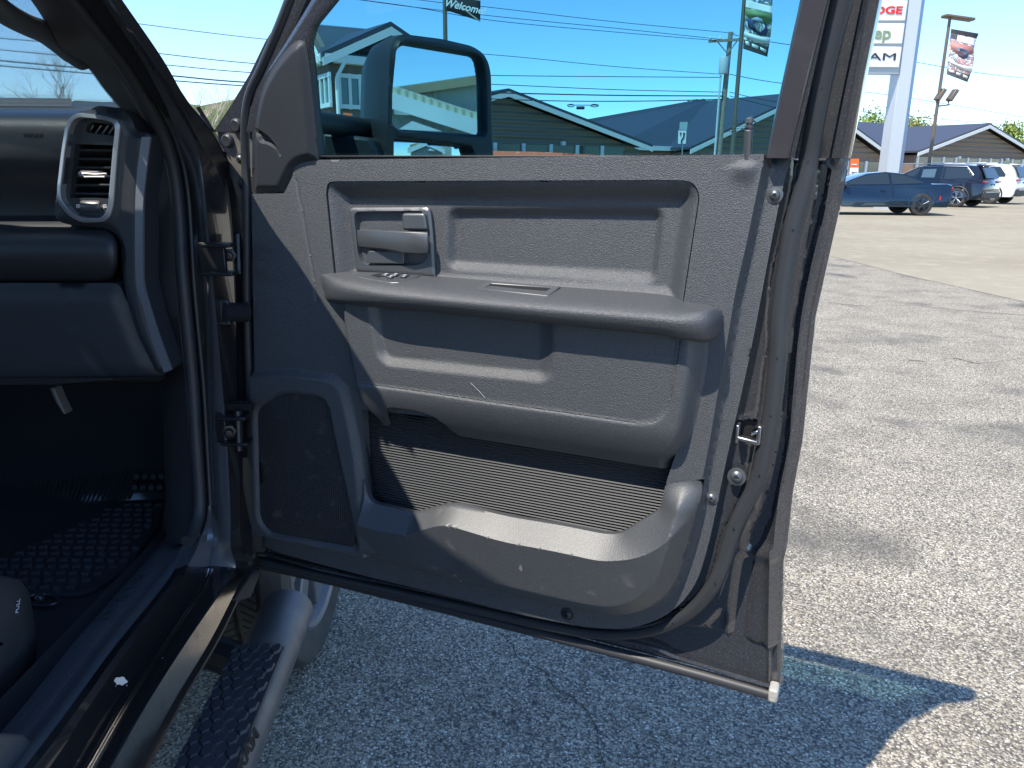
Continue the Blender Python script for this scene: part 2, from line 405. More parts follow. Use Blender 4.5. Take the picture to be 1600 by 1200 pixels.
for k, pts in enumerate([[(780, 990), (800, 1010), (812, 1032), (850, 1052), (868, 1075), (905, 1100), (930, 1135), (935, 1180), (960, 1240)], [(1420, 560), (1450, 566), (1490, 560), (1530, 566), (1600, 562)], [(1290, 470), (1350, 480), (1420, 476), (1500, 486), (1600, 492)]]):
    rc = random.Random(k); q = crom([atZ(x+rc.uniform(-3, 3), y+rc.uniform(-3, 3)) for x, y in pts], 5); q[:, 2] = 0
    L = [p+np.array([rc.uniform(-.004, .004), rc.uniform(-.004, .004), .0005]) for p in q]; mb = MB(); wd_ = .0035 if k == 0 else .012
    mb.strip([L, [p+np.array([wd_*rc.uniform(.3, 1.3), wd_*.6, 0]) for p in L]]); tag(mb.go('ground_crack', gcrack, smooth=0), kind='structure')
# hill and trees far behind
def hillz(x, y): return max(0, 26*math.exp(-((x+90)/95)**2)-1)
mb = MB(); xs_ = np.linspace(-330, 120, 60); lines = []
for k, y in enumerate(np.linspace(150, 420, 14)):
    lines.append([(x, y, -1+math.sin(math.pi*k/13)*(hillz(x, y)+2.4*math.sin(x*.07+k)+1.3*math.sin(x*.31+k*2))) for x in xs_])
mb.strip(lines); tag(mb.go('hills', mat('wooded_hill', (.10, .13, .035), .95, bump=[('noise', .8, 1., 3.)], var=[(.12, (.16, .17, .05), .4, .6), (.5, (.06, .08, .03), .5, .7)])), kind='structure')

def leaf_crown(c, rx, rz, n, size, seed, m=None, parent=None):
    rr = random.Random(seed); mb = MB(); cl = [(rr.gauss(0, .45)*rx, rr.gauss(0, .45)*rx, rr.uniform(-.8, .9)*rz, rr.uniform(.25, .5)) for _ in range(14)]
    for i in range(n):
        a = rr.choice(cl); p = np.array(c)+np.array([a[0]+rr.gauss(0, 1)*rx*a[3]*.6, a[1]+rr.gauss(0, 1)*rx*a[3]*.6, a[2]+rr.gauss(0, 1)*rz*a[3]*.6])
        u = nrm([rr.gauss(0, 1) for _ in range(3)]); v = nrm(np.cross(u, [rr.gauss(0, 1) for _ in range(3)])); s = size*rr.uniform(.5, 1.2)
        mb.add([p-u*s, p+v*s*.6, p+u*s, p-v*s*.6], [(0, 1, 2, 3)])
    return mb
lm = [mat('spring_leaves', (.30, .38, .08), .7, var=[(.9, (.20, .27, .06), .4, .6)]), mat('yellow_leaves', (.34, .33, .10), .7, var=[(.9, (.22, .24, .07), .4, .6)])]
bark = mat('bark', (.16, .13, .10), .9)
def green_tree(x, y, h, rx, label, seed, k=0, n=7000, z0=0.):
    t_ = thing('tree', label, 'tree', (x, y, z0), 'leafy trees behind the buildings')
    b = MB(); b.tube([(0, 0, 0), (.1, 0, h*.4), (0, .1, h*.8)], [.3, .22, .08], 8)
    rr = random.Random(seed)
    for i in range(6):
        a = rr.uniform(0, 6.28); z = h*rr.uniform(.35, .7); b.tube([(0, 0, z), (math.cos(a)*rx*.7, math.sin(a)*rx*.7, z+h*.22)], [.12, .04], 6)
    b.go('trunk', bark, t_, local=True)
    leaf_crown((0, 0, h*.68), rx, h*.34, n, .17, seed).go('crown', lm[k], t_, local=True, smooth=0)
def bare_tree(x, y, h, label, seed, pale=False):
    t_ = thing('bare_tree', label, 'tree', (x, y, 0), 'bare trees on the left'); rr = random.Random(seed); b = MB(); b2 = MB()
    def grow(p, d, L, r, lev, mb):
        q = p+d*L; mid = (p+q)/2+np.array([rr.gauss(0, .05)*L, rr.gauss(0, .05)*L, .02*L]); mb.tube([p, mid, q], [r, r*.8, r*.6], 5 if lev < 3 else 3, cap=False)
        if lev > 5: return
        for _ in range(3 if lev < 4 else 2):
            nd = nrm(d+np.array([rr.gauss(0, .42), rr.gauss(0, .42), rr.gauss(.12, .2)])); grow(q, nd, L*rr.uniform(.55, .85), r*.6, lev+1, b2)
    grow(np.zeros(3), np.array([0, 0, 1.]), h*.28, h*.012, 0, b)
    m = mat('pale_twigs', (.42, .37, .31), .9) if pale else mat('grey_twigs', (.30, .26, .22), .9)
    b.go('trunk', m, t_, local=True); b2.go('crown', m, t_, local=True, smooth=0)
def groundpos(px, Y, py=268): p = atY(px, py, Y); return p[0], p[1]
x, y = groundpos(128, 62); bare_tree(x, y, 10.8, 'tall bare grey tree seen through the windscreen above the dashboard', 5)
x, y = groundpos(316, 70); bare_tree(x, y, 10.2, 'pale bare budding tree in the gap between windscreen pillar and open door', 9, True)
for px, Y, h, rx, lab, k in [(1366, 92, 8.0, 3.4, 'bright green leafy tree behind the roof, left of the white sign pylon', 0), (1400, 98, 7.7, 3.6, 'yellow green tree low behind the sign pylon', 1), (1590, 92, 6.6, 2.6, 'small green tree at the right edge above the dark roof', 0), (1072, 88, 7.9, 2.4, 'faint yellow green tree peeping over the long dark roof', 1), (1113, 86, 8.3, 1.7, 'narrow yellow green tree over the roof beside the utility pole', 1)]:
    x, y = groundpos(px, Y); green_tree(x, y, h, rx, lab, int(px), k)

# ------------------------------------------------------------------ long gabled building
FA = Fr((9.1, 54, 0), (.84, .543, 0), (0, 0, 1), (.543, -.84, 0))
brick = mat('brown_brick', (.20, .15, .12), .85, var=[(2, (.25, .18, .14), .4, .7), (60, (.14, .10, .08), .5, .6)])
brickr = mat('red_brick', (.36, .19, .13), .85, var=[(50, (.27, .14, .10), .5, .6)])
siding = mat('brown_gable_shingles', (.25, .20, .15), .85, bump=[('bandz', .78, 1., .12)], var=[(30, (.19, .15, .115), .45, .65)])
roofm = mat('dark_metal_roof', (.055, .06, .08), .45, metal=.0, spec=.4)
winm = mat('dark_window', (.025, .03, .035), .1, spec=.8)
trimw = M['wtrim']
bld = thing('gabled_building', 'long low brick building with dark roof and three brown shingled gables', 'building', (9.1, 54, 0))
def fpos(u, v, w): return FA.o+FA.ex*u+FA.ey*v+FA.en*w
def gable(ua, ze, uw, za, depth=12, ov=.55, over=.55, winds=(), wallm=brick):
    k = (za-ze)/uw
    b = MB(); b.prism([fpos(*p) for p in [(ua-uw, -.2, 0), (ua+uw, -.2, 0), (ua+uw, ze-.35, 0), (ua-uw, ze-.35, 0)]], -FA.en*depth); w_ = b.go('wall', wallm, bld)
    b = MB(); b.prism([fpos(*p) for p in [(ua-uw, ze-.35, .02), (ua+uw, ze-.35, .02), (ua, za-.30, .02)]], -FA.en*depth); b.go('gable_wall', siding, bld, smooth=0)
    for s in (-1, 1):
        e = ua+s*(uw+ov); z_e = ze-ov*k
        b = MB(); b.prism([fpos(ua, za, over), fpos(e, z_e, over), fpos(e, z_e+.16, over), fpos(ua, za+.16, over)], -FA.en*(depth+over)); b.go('roof', roofm, bld, smooth=0)
        b = MB(); b.prism([fpos(ua, za-.02, over+.06), fpos(e, z_e-.02, over+.06), fpos(e, z_e-.30, over+.06), fpos(ua, za-.30, over+.06)], -FA.en*.06); b.go('rake_board', trimw, bld, smooth=0)
    for (u0, u1, v0, v1) in winds:
        b = MB(); b.prism([fpos(u0, v0, .01), fpos(u1, v0, .01), fpos(u1, v1, .01), fpos(u0, v1, .01)], FA.en*.03); b.go('window', winm, bld, smooth=0)
        b = MB(); b.box(fpos((u0-.22), (v0+v1)/2, .06), .26, .12, v1-v0+.1, ex=FA.ex, ey=FA.en); b.go('post', trimw, bld, smooth=0)
au, az = FA.uv(795, 142.5, .55); eu, ez = FA.uv(1010, 226, .55)
wn = [(au-8.4+i*2.0, au-8.4+i*2.0+1.55, .6, FA.uv(900, 228)[1]) for i in range(9)]
gable(au, ez, eu-au, az, winds=wn)
a3, z3 = FA.uv(1547, 195, .55); l3, e3 = FA.uv(1440, 236, .55)
w3v = FA.uv(1500, 247)[1]
gable(a3, e3, a3-l3, z3, winds=[(l3+.6+i*2.05, l3+2.2+i*2.05, .5, w3v) for i in range(int((2*(a3-l3))/2.05))])
r2, e2 = FA.uv(1388, 241, .55); l2, e2b = FA.uv(1088, 226, .55); e2 = (e2+e2b)/2
a2 = (r2+l2)/2; z2 = e2+(a2-l2)*.36
gable(a2, e2, a2-l2, z2, winds=[(l2+.6+i*2.2, l2+2.3+i*2.2, .5, e2-.75) for i in range(int((2*(a2-l2))/2.2))])
def wing(u0, u1, ze, zr, back=8., ul=None, zl=None):
    b = MB(); b.prism([fpos(u0, -.2, -2), fpos(u1, -.2, -2), fpos(u1, ze-.1, -2), fpos(u0, ze-.1, -2)], -FA.en*10); b.go('wall', brickr, bld)
    ul = u0 if ul is None else ul; zl = zr if zl is None else zl
    b = MB(); b.prism([fpos(u0, ze, -1.4), fpos(u1, ze, -1.4), fpos(u1, zr, -1.4-back), fpos(ul, zl, -1.4-back)], (0, 0, -.15)); b.go('roof', roofm, bld, smooth=0)
    b = MB(); b.prism([fpos(ul, zl, -1.45-back), fpos(u1, zr, -1.45-back), fpos(u1, ze, -1.4-2*back), fpos(u0, ze, -1.4-2*back)], (0, 0, -.15)); b.go('roof', roofm, bld, smooth=0)
    b = MB(); b.prism([fpos(u0, ze-.28, -1.36), fpos(u1, ze-.28, -1.36), fpos(u1, ze+.02, -1.36), fpos(u0, ze+.02, -1.36)], -FA.en*.08); b.go('gutter', trimw, bld, smooth=0)
zr = FA.uv(1200, 173.5, -9.4)[1]
ul_, zl_ = FA.uv(905, 188.5, -9.4); wing(eu-1.2, a2-.5, ez+.0, FA.uv(1290, 169, -9.4)[1], ul=ul_, zl=zl_); wing(a2+.5, a3-.5, e2, FA.uv(1400, 194, -9.4)[1]); wing(a3+.5, a3+22, e3, FA.uv(1590, 209, -9.4)[1])
for (px, py) in [(1006, 234), (1087, 234), (1385, 250), (1434, 250)]:
    u, v = FA.uv(px, py, -1.3); b = MB(); b.box(fpos(u, ez/2-.1, -1.9), .16, .16, ez-.1, ex=FA.ex, ey=FA.en); b.go('downspout', trimw, bld, smooth=0)
for (px, py) in [(881, 224), (1500, 246), (1575, 249)]:
    u, v = FA.uv(px, py, .2); b = MB(); b.box(fpos(u, v, .12), .3, .24, .25, ex=FA.ex, ey=FA.en); b.go('wall_lamp', trimw, bld, bevel=.04)

# ------------------------------------------------------------------ two-storey corner building on the left
cB = atY(513, 88, 33.); lb = thing('corner_building', 'tall brick corner building with ribbed dark roof and white framed windows', 'building', (cB[0], cB[1], 0))
dR = nrm((.80, .60, 0)); dL = nrm((-.50, .866, 0)); zc = cB[2]
FRt = Fr((cB[0], cB[1], 0), dR, Zz, (dR[1], -dR[0], 0)); FLt = Fr((cB[0], cB[1], 0), dL, Zz, (-dL[1], dL[0], 0))
ga = FRt.uv(611, 41, .45); gl_ = FRt.uv(515, 87, .45); kk = ga[0]-gl_[0]; LRl = gl_[0]+2*kk+.2
b = MB(); c0 = np.array([cB[0], cB[1], 0])
b.prism([c0+Zz*-.2, c0+dR*LRl+Zz*-.2, c0+dR*LRl+dL*3.3-Zz*.2, c0+dL*3.3-Zz*.2], Zz*(zc+.1)); b.go('wall', brick, lb)
for fr, d, ll in ((FRt, dR, LRl), (FLt, dL, 3.4)):
    b = MB(); b.prism([c0+fr.en*.45-d*.35+Zz*(zc-.25), c0+d*ll+fr.en*.45+Zz*(zc-.25), c0+d*ll+fr.en*.45+Zz*(zc+.05), c0-d*.35+fr.en*.45+Zz*(zc+.05)], -fr.en*.6); b.go('eave_board', trimw, lb, smooth=0)
b = MB(); q = FRt.P(527, 140, .35); b.tube([(q[0], q[1], 0), (q[0], q[1], zc-.8), tuple(c0+dR*.5+FRt.en*.40+Zz*(zc-.2))], .08, 8); b.go('downspout', trimw, lb)
def win_l(fr, px, n):
    p0 = fr.uv(*px[0], .0); p1 = fr.uv(*px[1], .0); u0, u1 = sorted((p0[0], p1[0])); v0, v1 = sorted((p0[1], p1[1]))
    b = MB(); b.box(fr.pos(np.array([(u0+u1)/2, (v0+v1)/2]), .03)[0], u1-u0, .08, v1-v0, ex=fr.ex, ey=fr.en); w_ = b.go('window', mat('window_glass', (.10, .16, .15), .1, spec=.8), lb, smooth=0)
    b = MB()
    for k in range(n+1): b.box(fr.pos(np.array([u0+(u1-u0)*k/n, (v0+v1)/2]), .08)[0], .13, .1, v1-v0+.2, ex=fr.ex, ey=fr.en)
    for v in (v0, v1): b.box(fr.pos(np.array([(u0+u1)/2, v]), .10)[0], u1-u0+.25, .1, .16, ex=fr.ex, ey=fr.en)
    b.go('window_frame', trimw, w_, smooth=0)
win_l(FRt, [(528, 118), (562, 168)], 2); win_l(FRt, [(580, 122), (612, 170)], 2); win_l(FLt, [(517.5, 117), (500, 168)], 3)
# roof: gable over the right facade, rib-metal main roof between
ga = FRt.uv(611, 41, .45); gl_ = FRt.uv(515, 87, .45)
kk = ga[0]-gl_[0]
b = MB(); b.prism([FRt.pos(np.array(p), .0)[0] for p in [(gl_[0]+.3, zc), (ga[0]+kk-.3, zc), (ga[0], ga[1]-.35)]], -FRt.en*6); b.go('gable_wall', mat('dark_shingles', (.06, .065, .065), .85, bump=[('bandz', 1.0, 1., .1)]), lb, smooth=0)
for s in (-1, 1):
    e = ga[0]+s*(kk+.3); b = MB(); b.prism([FRt.pos(np.array(p), .45)[0] for p in [(ga[0], ga[1]), (e, zc-.1), (e, zc+.08), (ga[0], ga[1]+.18)]], -FRt.en*7); b.go('roof', roofm, lb, smooth=0)
    b = MB(); b.prism([FRt.pos(np.array(p), .5)[0] for p in [(ga[0], ga[1]-.02), (e, zc-.12), (e, zc-.42), (ga[0], ga[1]-.34)]], -FRt.en*.05); b.go('rake_board', trimw, lb, smooth=0)
ribm = mat('ribbed_metal_roof', (.06, .07, .08), .45, spec=.4)
r0 = FRt.P(470, 41, -4.5); zr_ = r0[2]
A_ = c0+FRt.en*.2-dR*.3+Zz*(zc+.06); B_ = c0+dR*LRl+Zz*(zc+.06); D_ = atY(474, 40.5, 39.5); C_ = atY(596, 52, 40.5)
b = MB(); b.prism([A_, B_, C_, D_], Zz*.1)
nv = 30
for k in range(1, nv):
    t_ = k/nv; b.tube([A_+(B_-A_)*t_+Zz*.12, D_+(C_-D_)*t_+Zz*.12], .035, 4)
b.go('roof', ribm, lb, smooth=0)
gl2 = FLt.uv(510, 86, .5); b = MB(); pk = FLt.uv(480, 50, .5)
b.prism([FLt.pos(np.array(p), .5)[0] for p in [(-.2, zc-.05), (3.3, zc+2.6), (3.3, zc+2.3), (-.2, zc-.35)]], -FLt.en*.1); b.go('rake_board', trimw, lb, smooth=0)
b = MB(); b.prism([FLt.pos(np.array(p), .1)[0] for p in [(0, zc), (3.3, zc+2.3), (3.3, zc)]], -FLt.en*.2); b.go('gable_wall', mat('grey_shingles', (.16, .15, .13), .85), lb, smooth=0)

# ------------------------------------------------------------------ sign pylon
SY = 33.
pyl = thing('sign_pylon', 'tall white sign pylon with three stacked name panels behind the blue coupe', 'sign', tuple(atY(1405, 262, SY)*np.array([1, 1, 0])))
wm = mat('pylon_white', (.55, .58, .60), .35, metal=.2)
b = MB(); xl = atY(1386, 262, SY)[0]; xr_ = atY(1406, 262, SY)[0]; xe = atY(1415, 262, SY)[0]
b.box(((xl+xr_)/2, SY+.4, 6), xr_-xl, .8, 12.4); b.go('column', wm, pyl, bevel=.03)
b = MB(); b.box(((xr_+xe)/2, SY+.62, 6), (xe-xr_), .75, 12.4); b.go('column_side', mat('pylon_bluegrey', (.34, .42, .52), .3, metal=.4), pyl, bevel=.03)
pan = mat('sign_panel', (.78, .79, .78), .4)
SG = Fr((0, SY-.05, 0), (1, 0, 0), (0, 0, 1), (0, -1, 0))
rx_ = SG.uv(1414, 60)[0]-.12; lx_ = rx_-2.4
for (y0, y1, txt, col, sx, sh, sz) in [(1.5, 33, 'DODGE', (.75, .02, .02), 1.45, .0, .37), (37, 69, 'Jeep', (.22, .30, .16), 1.0, 0, .62), (73.5, 106, 'RAM', (.03, .035, .035), 1.5, 0, .37)]:
    z1 = SG.uv(1395, y0)[1]; z0 = SG.uv(1395, y1)[1]
    b = MB(); b.box(((lx_+rx_)/2, SY-.04, (z0+z1)/2), rx_-lx_, .22, z1-z0); p_ = b.go('name_panel', pan, pyl, bevel=.03)
    tw = {'DODGE': 1.9, 'Jeep': 1.25, 'RAM': 1.5}[txt]; mg2 = {'DODGE': .17, 'Jeep': .5, 'RAM': .2}[txt]
    t_ = text('lettering', txt, sz, (0, 0, 0), (1, 0, 0), (0, 0, 1), .012, mat('sign_letters', col, .5), p_, sx=sx, off=(0 if txt == 'RAM' else .010))
    me = t_.data; vx = [v.co.x for v in me.vertices]; s_ = tw/(max(vx)-min(vx)); mxx = max(vx)
    for v in me.vertices: v.co.x = (v.co.x-mxx)*s_+rx_-mg2; v.co.y += SY-.165; v.co.z += (z0+z1)/2
b = MB(); z0 = SG.uv(1395, 110)[1]; b.box(((lx_+rx_)/2, SY+.05, z0+3.0), rx_-lx_+.14, .22, 6.3); b.go('panel_frame', mat('frame_grey', (.42, .44, .45), .4, metal=.5), pyl, bevel=.02)

# ------------------------------------------------------------------ lamp posts with banners
polem = mat('bronze_pole', (.16, .13, .10), .5, metal=.3)
def banner_mat(name, seedcols):
    m = bpy.data.materials.new(name); m.use_nodes = True; t = m.node_tree; bs = t.nodes['Principled BSDF']; bs.inputs['Roughness'].default_value = .6
    tc = t.nodes.new('ShaderNodeTexCoord'); mp = t.nodes.new('ShaderNodeMapping'); t.links.new(tc.outputs['Generated'], mp.inputs[0]); mp.inputs['Scale'].default_value = (1, 1, 2.2)
    n = t.nodes.new('ShaderNodeTexNoise'); n.inputs['Scale'].default_value = 3.; n.inputs['Detail'].default_value = 3; n.inputs['Distortion'].default_value = 1.5; t.links.new(mp.outputs[0], n.inputs['Vector'])
    r_ = t.nodes.new('ShaderNodeValToRGB'); r_.color_ramp.interpolation = 'EASE'; els = r_.color_ramp.elements
    els[0].position = seedcols[0][0]; els[0].color = (*seedcols[0][1], 1); els[1].position = seedcols[-1][0]; els[1].color = (*seedcols[-1][1], 1)
    for p, c in seedcols[1:-1]: e = els.new(p); e.color = (*c, 1)
    t.links.new(n.outputs['Fac'], r_.inputs[0]); t.links.new(r_.outputs[0], bs.inputs['Base Color']); return m
def banner(Y, px, label, m, parts):
    t_ = thing('banner', label, 'banner', tuple(atY(*px[0], Y)))
    F4 = [atY(x, y, Y) for x, y in px]                      # TL TR BR BL
    def bp_(s, q, off=0): return (F4[0]*(1-s)+F4[1]*s)*(1-q)+(F4[3]*(1-s)+F4[2]*s)*q+np.array([0, .12*math.sin(q*7)*s-.1*s+off, 0])
    b = MB(); b.strip([[bp_(s, q) for s in np.linspace(0, 1, 8)] for q in np.linspace(0, 1, 14)]); cl = b.go('cloth', m, t_, solid=.01, smooth=180)
    for pt in parts:
        b = MB(); col = pt[-1]
        if isinstance(pt[0], list): b.add([bp_(s, q, -.014-.002*len(t_.children)) for s, q in pt[0]], [tuple(range(len(pt[0])))])
        else:
            s0, s1, q0, q1 = pt[:4]; b.strip([[bp_(s, q, -.012) for s in np.linspace(s0, s1, 8)] for q in np.linspace(q0, q1, 10)])
        b.go('print', mat('banner_print', col, .6), t_, smooth=180, solid=.004)
    return bp_, t_
def lamp(px0, px1, Y, label, top=None, r=.09):
    p1 = atY(*px1, Y); p0 = np.array([atY(*px0, Y)[0], Y, 0]); x = (p1[0]+p0[0])/2; tz = top or p1[2]
    t_ = thing('lamp_post', label, 'lamp post', (p1[0], Y, 0), 'bronze lamp posts with banners'); b = MB(); b.tube([(p1[0], Y, 0), (p1[0], Y, tz)], [r, r*.75], 8); b.go('pole', polem, t_); return t_, p1[0], tz
LY = 38.
lp, lx, tz = lamp((1453, 250), (1484, 30), LY, 'brown lamp post with flat head, banner and two floodlights, right of the sign pylon')
b = MB(); c = atY(1497, 28, LY); b.box(c, 1.35, .5, .12, ex=nrm((1, 0, -.12)), ez=nrm((.12, 0, 1))); b.go('lamp_head', polem, lp, bevel=.04)
for (x0, x1, y1) in [(1462, 1472, 142), (1478, 1494, 143)]:
    b = MB(); a0 = atY(1465, 166, LY); b.tube([a0, atY((x0+x1)/2-3, 164, LY), atY(x0+2, 153, LY)], .04, 6); b.go('bracket', polem, lp)
    b = MB(); c = atY((x0+x1)/2+2, y1+6, LY); b.box(c, .18, .4, .55, ex=nrm((1, 0, -.55)), ez=nrm((.55, 0, 1))); b.go('floodlight', polem, lp, bevel=.03)
bm1 = banner_mat('banner_red_print', [(.3, (.75, .73, .72)), (.45, (.55, .30, .27)), (.52, (.16, .18, .24)), (.6, (.80, .78, .76))])
banner(LY-.1, [(1486, 45), (1527, 53), (1511, 128.5), (1479, 116)], 'white and red printed banner with black top on the right lamp post', bm1, [(0, 1, 0, .09, (.05, .05, .06)), (0, .25, .09, .2, (.12, .12, .14)), (.28, 1, .11, .24, (.8, .8, .8)), ([(.05, .27), (.95, .27), (.95, .42), (.6, .5), (.3, .5), (.05, .42)], (.45, .2, .18)), ([(.25, .42), (.4, .36), (.7, .37), (.78, .46), (.72, .55), (.55, .58), (.35, .53)], (.10, .13, .2)), ([(.34, .42), (.44, .385), (.66, .395), (.70, .44)], (.35, .4, .46)), ([(.0, .62), (.4, .72), (1, .70), (1, .80), (.5, .80), (0, .72)], (.8, .79, .78)), (0, 1, .86, 1, (.12, .12, .12)), ([(.05, .88), (.3, .875), (.34, .93), (.1, .94)], (.78, .77, .75)), ([(.4, .89), (.62, .885), (.6, .94), (.42, .945)], (.78, .77, .75)), ([(.7, .89), (.93, .90), (.92, .95), (.72, .945)], (.78, .77, .75))])
l2_, l2x, _ = lamp((1136, 262), (1163, 0), 30., 'dark lamp post with a hanging car banner, in front of the utility pole', top=10.)
bm2 = banner_mat('banner_car_print', [(.3, (.65, .68, .66)), (.46, (.14, .2, .10)), (.52, (.08, .12, .25)), (.6, (.75, .78, .76))])
banner(29.9, [(1169, -60), (1211, -52), (1198.5, 89), (1161, 76)], 'printed car banner on the lamp post left of the window frame', bm2, [(0, 1, .44, .52, (.8, .8, .78)), ([(.0, .53), (1, .53), (1, .62), (.8, .66), (.5, .60), (.2, .64), (0, .60)], (.16, .26, .10)), ([(.08, .66), (.2, .61), (.45, .585), (.68, .60), (.80, .66), (.88, .72), (.84, .78), (.62, .80), (.35, .77), (.12, .73)], (.035, .06, .16)), ([(.22, .635), (.45, .60), (.64, .615), (.70, .65), (.5, .655), (.3, .65)], (.30, .38, .46)), ([(.14, .70), (.40, .735), (.42, .77), (.18, .735)], (.015, .015, .02)), ([(0, .80), (.6, .81), (1, .79), (1, .86), (.5, .89), (0, .85)], (.72, .74, .73)), (0, 1, .89, 1, (.05, .055, .05)), ([(.05, .905), (.2, .90), (.26, .945), (.1, .95)], (.75, .77, .75)), ([(.32, .91), (.6, .92), (.58, .955), (.34, .95)], (.75, .77, .75)), ([(.66, .92), (.92, .935), (.9, .965), (.68, .955)], (.75, .77, .75))])
l3_, l3x, _ = lamp((697, 262), (695, 0), 29., 'grey lamp post with a black welcome banner, behind the door mirror', top=10.5)
bp_, wb = banner(28.9, [(698, -110), (754, -118), (750.5, 33.5), (697, 16)], 'black welcome banner at the top edge above the door mirror', mat('banner_black', (.035, .035, .035), .6), [(0, 1, .60, .80, (.7, .68, .66))])
b = MB()
b.strip([[bp_(s, .90+.09*s-.16*(1-s)**2+d, -.012) for s in np.linspace(.05, 1, 10)] for d in (0, .018)]); b.go('print', mat('banner_silver', (.45, .45, .43), .5), wb, solid=.004)
o_ = atY(726, 11, 28.70); ex_ = nrm(atY(740, 15.0, 28.70)-atY(708, 8, 28.70)); ez_ = nrm(Zz-ex_*ex_[2])
text('lettering', 'Welcome!', .33, o_, ex_, ez_, .004, M['white'], wb, shear=.25, off=.006)
# utility pole and wires
UY = 48.
woodm = mat('weathered_wood', (.30, .25, .19), .9, var=[(6, (.22, .18, .14), .45, .7)])
px_ = atY(1131, 150, UY)[0]; ut = thing('utility_pole', 'weathered wooden utility pole with crossarm and grey transformer', 'utility pole', (px_, UY, 0))
zt = atY(1140, 50, UY)[2]; b = MB(); b.tube([(px_-.12, UY, 0), (px_+.12, UY, zt)], [.19, .13], 10); b.go('pole', woodm, ut)
za = atY(1140, 64, UY)[2]; b = MB(); b.box((px_-.1, UY-.2, za), 2.1, .12, .14, ex=nrm((1, 0, .06))); b.tube([(px_-.7, UY-.15, za), (px_, UY-.15, za-.7)], .03, 4); b.tube([(px_+.5, UY-.15, za), (px_, UY-.15, za-.7)], .03, 4); b.go('crossarm', woodm, ut)
for dx in (-.95, -.4, .7): b = MB(); b.lathe((px_-.1+dx, UY-.2, za+.07+dx*.06), (0, 0, 1), [(.0, .2), (.05, .18), (.07, .05), (.04, 0)], 8); b.go('insulator', trimw, ut)
c = atY(1128.5, 104, UY); b = MB(); b.lathe((c[0], UY-.3, c[2]-.45), (0, 0, 1), [(0, 0), (.24, .02), (.26, .1), (.26, .85), (.22, .92), (0, .95)], 14); b.go('transformer', mat('transformer_grey', (.5, .53, .55), .5), ut)
b = MB(); b.tube([(px_-.35, UY-.25, 0), (px_-.33, UY-.25, c[2]-.5)], .06, 6); b.go('conduit', mat('conduit_pale', (.55, .60, .60), .5), ut)
wirem = mat('wire', (.03, .03, .035), .6)
def wire(pts, lab, rad=.022, Yl=34.):
    P_ = [atY(x, y, UY-(1140-x)/1140*(UY-Yl) if x <= 1140 else UY+(x-1140)*.03) for x, y in pts]
    b = MB(); b.tube(crom(P_, 6), rad, 5); o = b.go('power_line', wirem, smooth=0); tag(o, lab, 'power line', 'overhead lines')
WL = 'thin black overhead line running from the utility pole to the left'
for pts, lab, rd in [([(200, -60), (550, -2), (760, 24), (960, 44), (1131, 62)], 'topmost thin overhead line crossing the sky above the door mirror', .016),
    ([(400, -40), (640, -2), (770, 12), (960, 34), (1148, 52)], 'second thin overhead line just under the topmost, ending at the crossarm', .016),
    ([(200, -5), (400, 14), (600, 38)][:2]+[(640, 10), (770, 32), (1000, 53), (1126, 63)][1:] if False else [(500, -8), (640, 10), (770, 32), (960, 50), (1127, 64)], 'third thin overhead line ending at the left crossarm tip', .016),
    ([(180, 31), (223, 38), (412, 61), (600, 76), (775, 86), (960, 104), (1127, 116)], 'thin line crossing the gap beside the windscreen pillar, ending under the transformer', .016),
    ([(-40, 55), (0, 60), (150, 72), (252, 84), (394, 99), (600, 115), (775, 102), (1000, 114), (1127, 120)][:5]+[(600, 112), (775, 118), (1127, 121)], 'line below the first one in the pillar gap', .02),
    ([(-40, 74), (0, 78), (140, 91), (265, 102), (386, 113), (600, 125), (775, 132), (960, 140), (1130, 144)], 'middle overhead line visible through the windscreen', .02),
    ([(-40, 90), (0, 95), (145, 108), (275, 119), (376, 128), (600, 140), (775, 145), (960, 149), (1130, 150)], 'darkest overhead line visible through the windscreen', .032),
    ([(-40, 98), (0, 103), (140, 115), (283, 127), (380, 134), (600, 147), (840, 157), (1000, 158), (1130, 155)], 'lowest heavy overhead line carrying a splice box', .026)]:
    wire(pts, lab, rd)
for pts, lab in [([(1140, 53), (1220, 68), (1400, 92), (1530, 114), (1640, 126)], 'upper overhead line right of the utility pole'), ([(1140, 116), (1220, 130), (1400, 150), (1640, 190)], 'middle overhead line right of the utility pole'), ([(1140, 144), (1220, 160), (1400, 180), (1640, 200)], 'lower overhead line right of the utility pole'), ([(1140, 150), (1220, 170), (1300, 184)], 'lowest overhead line right of the utility pole')]: wire(pts, lab, .02)
sp = thing('splice_box', 'black cable splice box hanging under the lowest overhead line', 'cable box', tuple(atY(907, 167, 45.)))
b = MB(); c = atY(907, 168.5, 45.); b.tube([c+np.array([-.22, 0, 0]), c+np.array([.22, 0, 0])], .09, 8); b.go('casing', wirem, sp, bevel=.02)
for x0, x1, y in [(887, 897, 165), (923, 935, 165)]:
    b = MB(); pth = [atY((x0+x1)/2+math.cos(a)*(x1-x0)/2, y+math.sin(a)*2.0, 45.) for a in np.linspace(0, 6.28, 14)]; b.tube(pth, .025, 5); b.go('cable_loop', wirem, sp)
b = MB(); b.tube([atY(886, 164, 45.), atY(936, 164.5, 45.)], .02, 4); b.go('strand', wirem, sp)
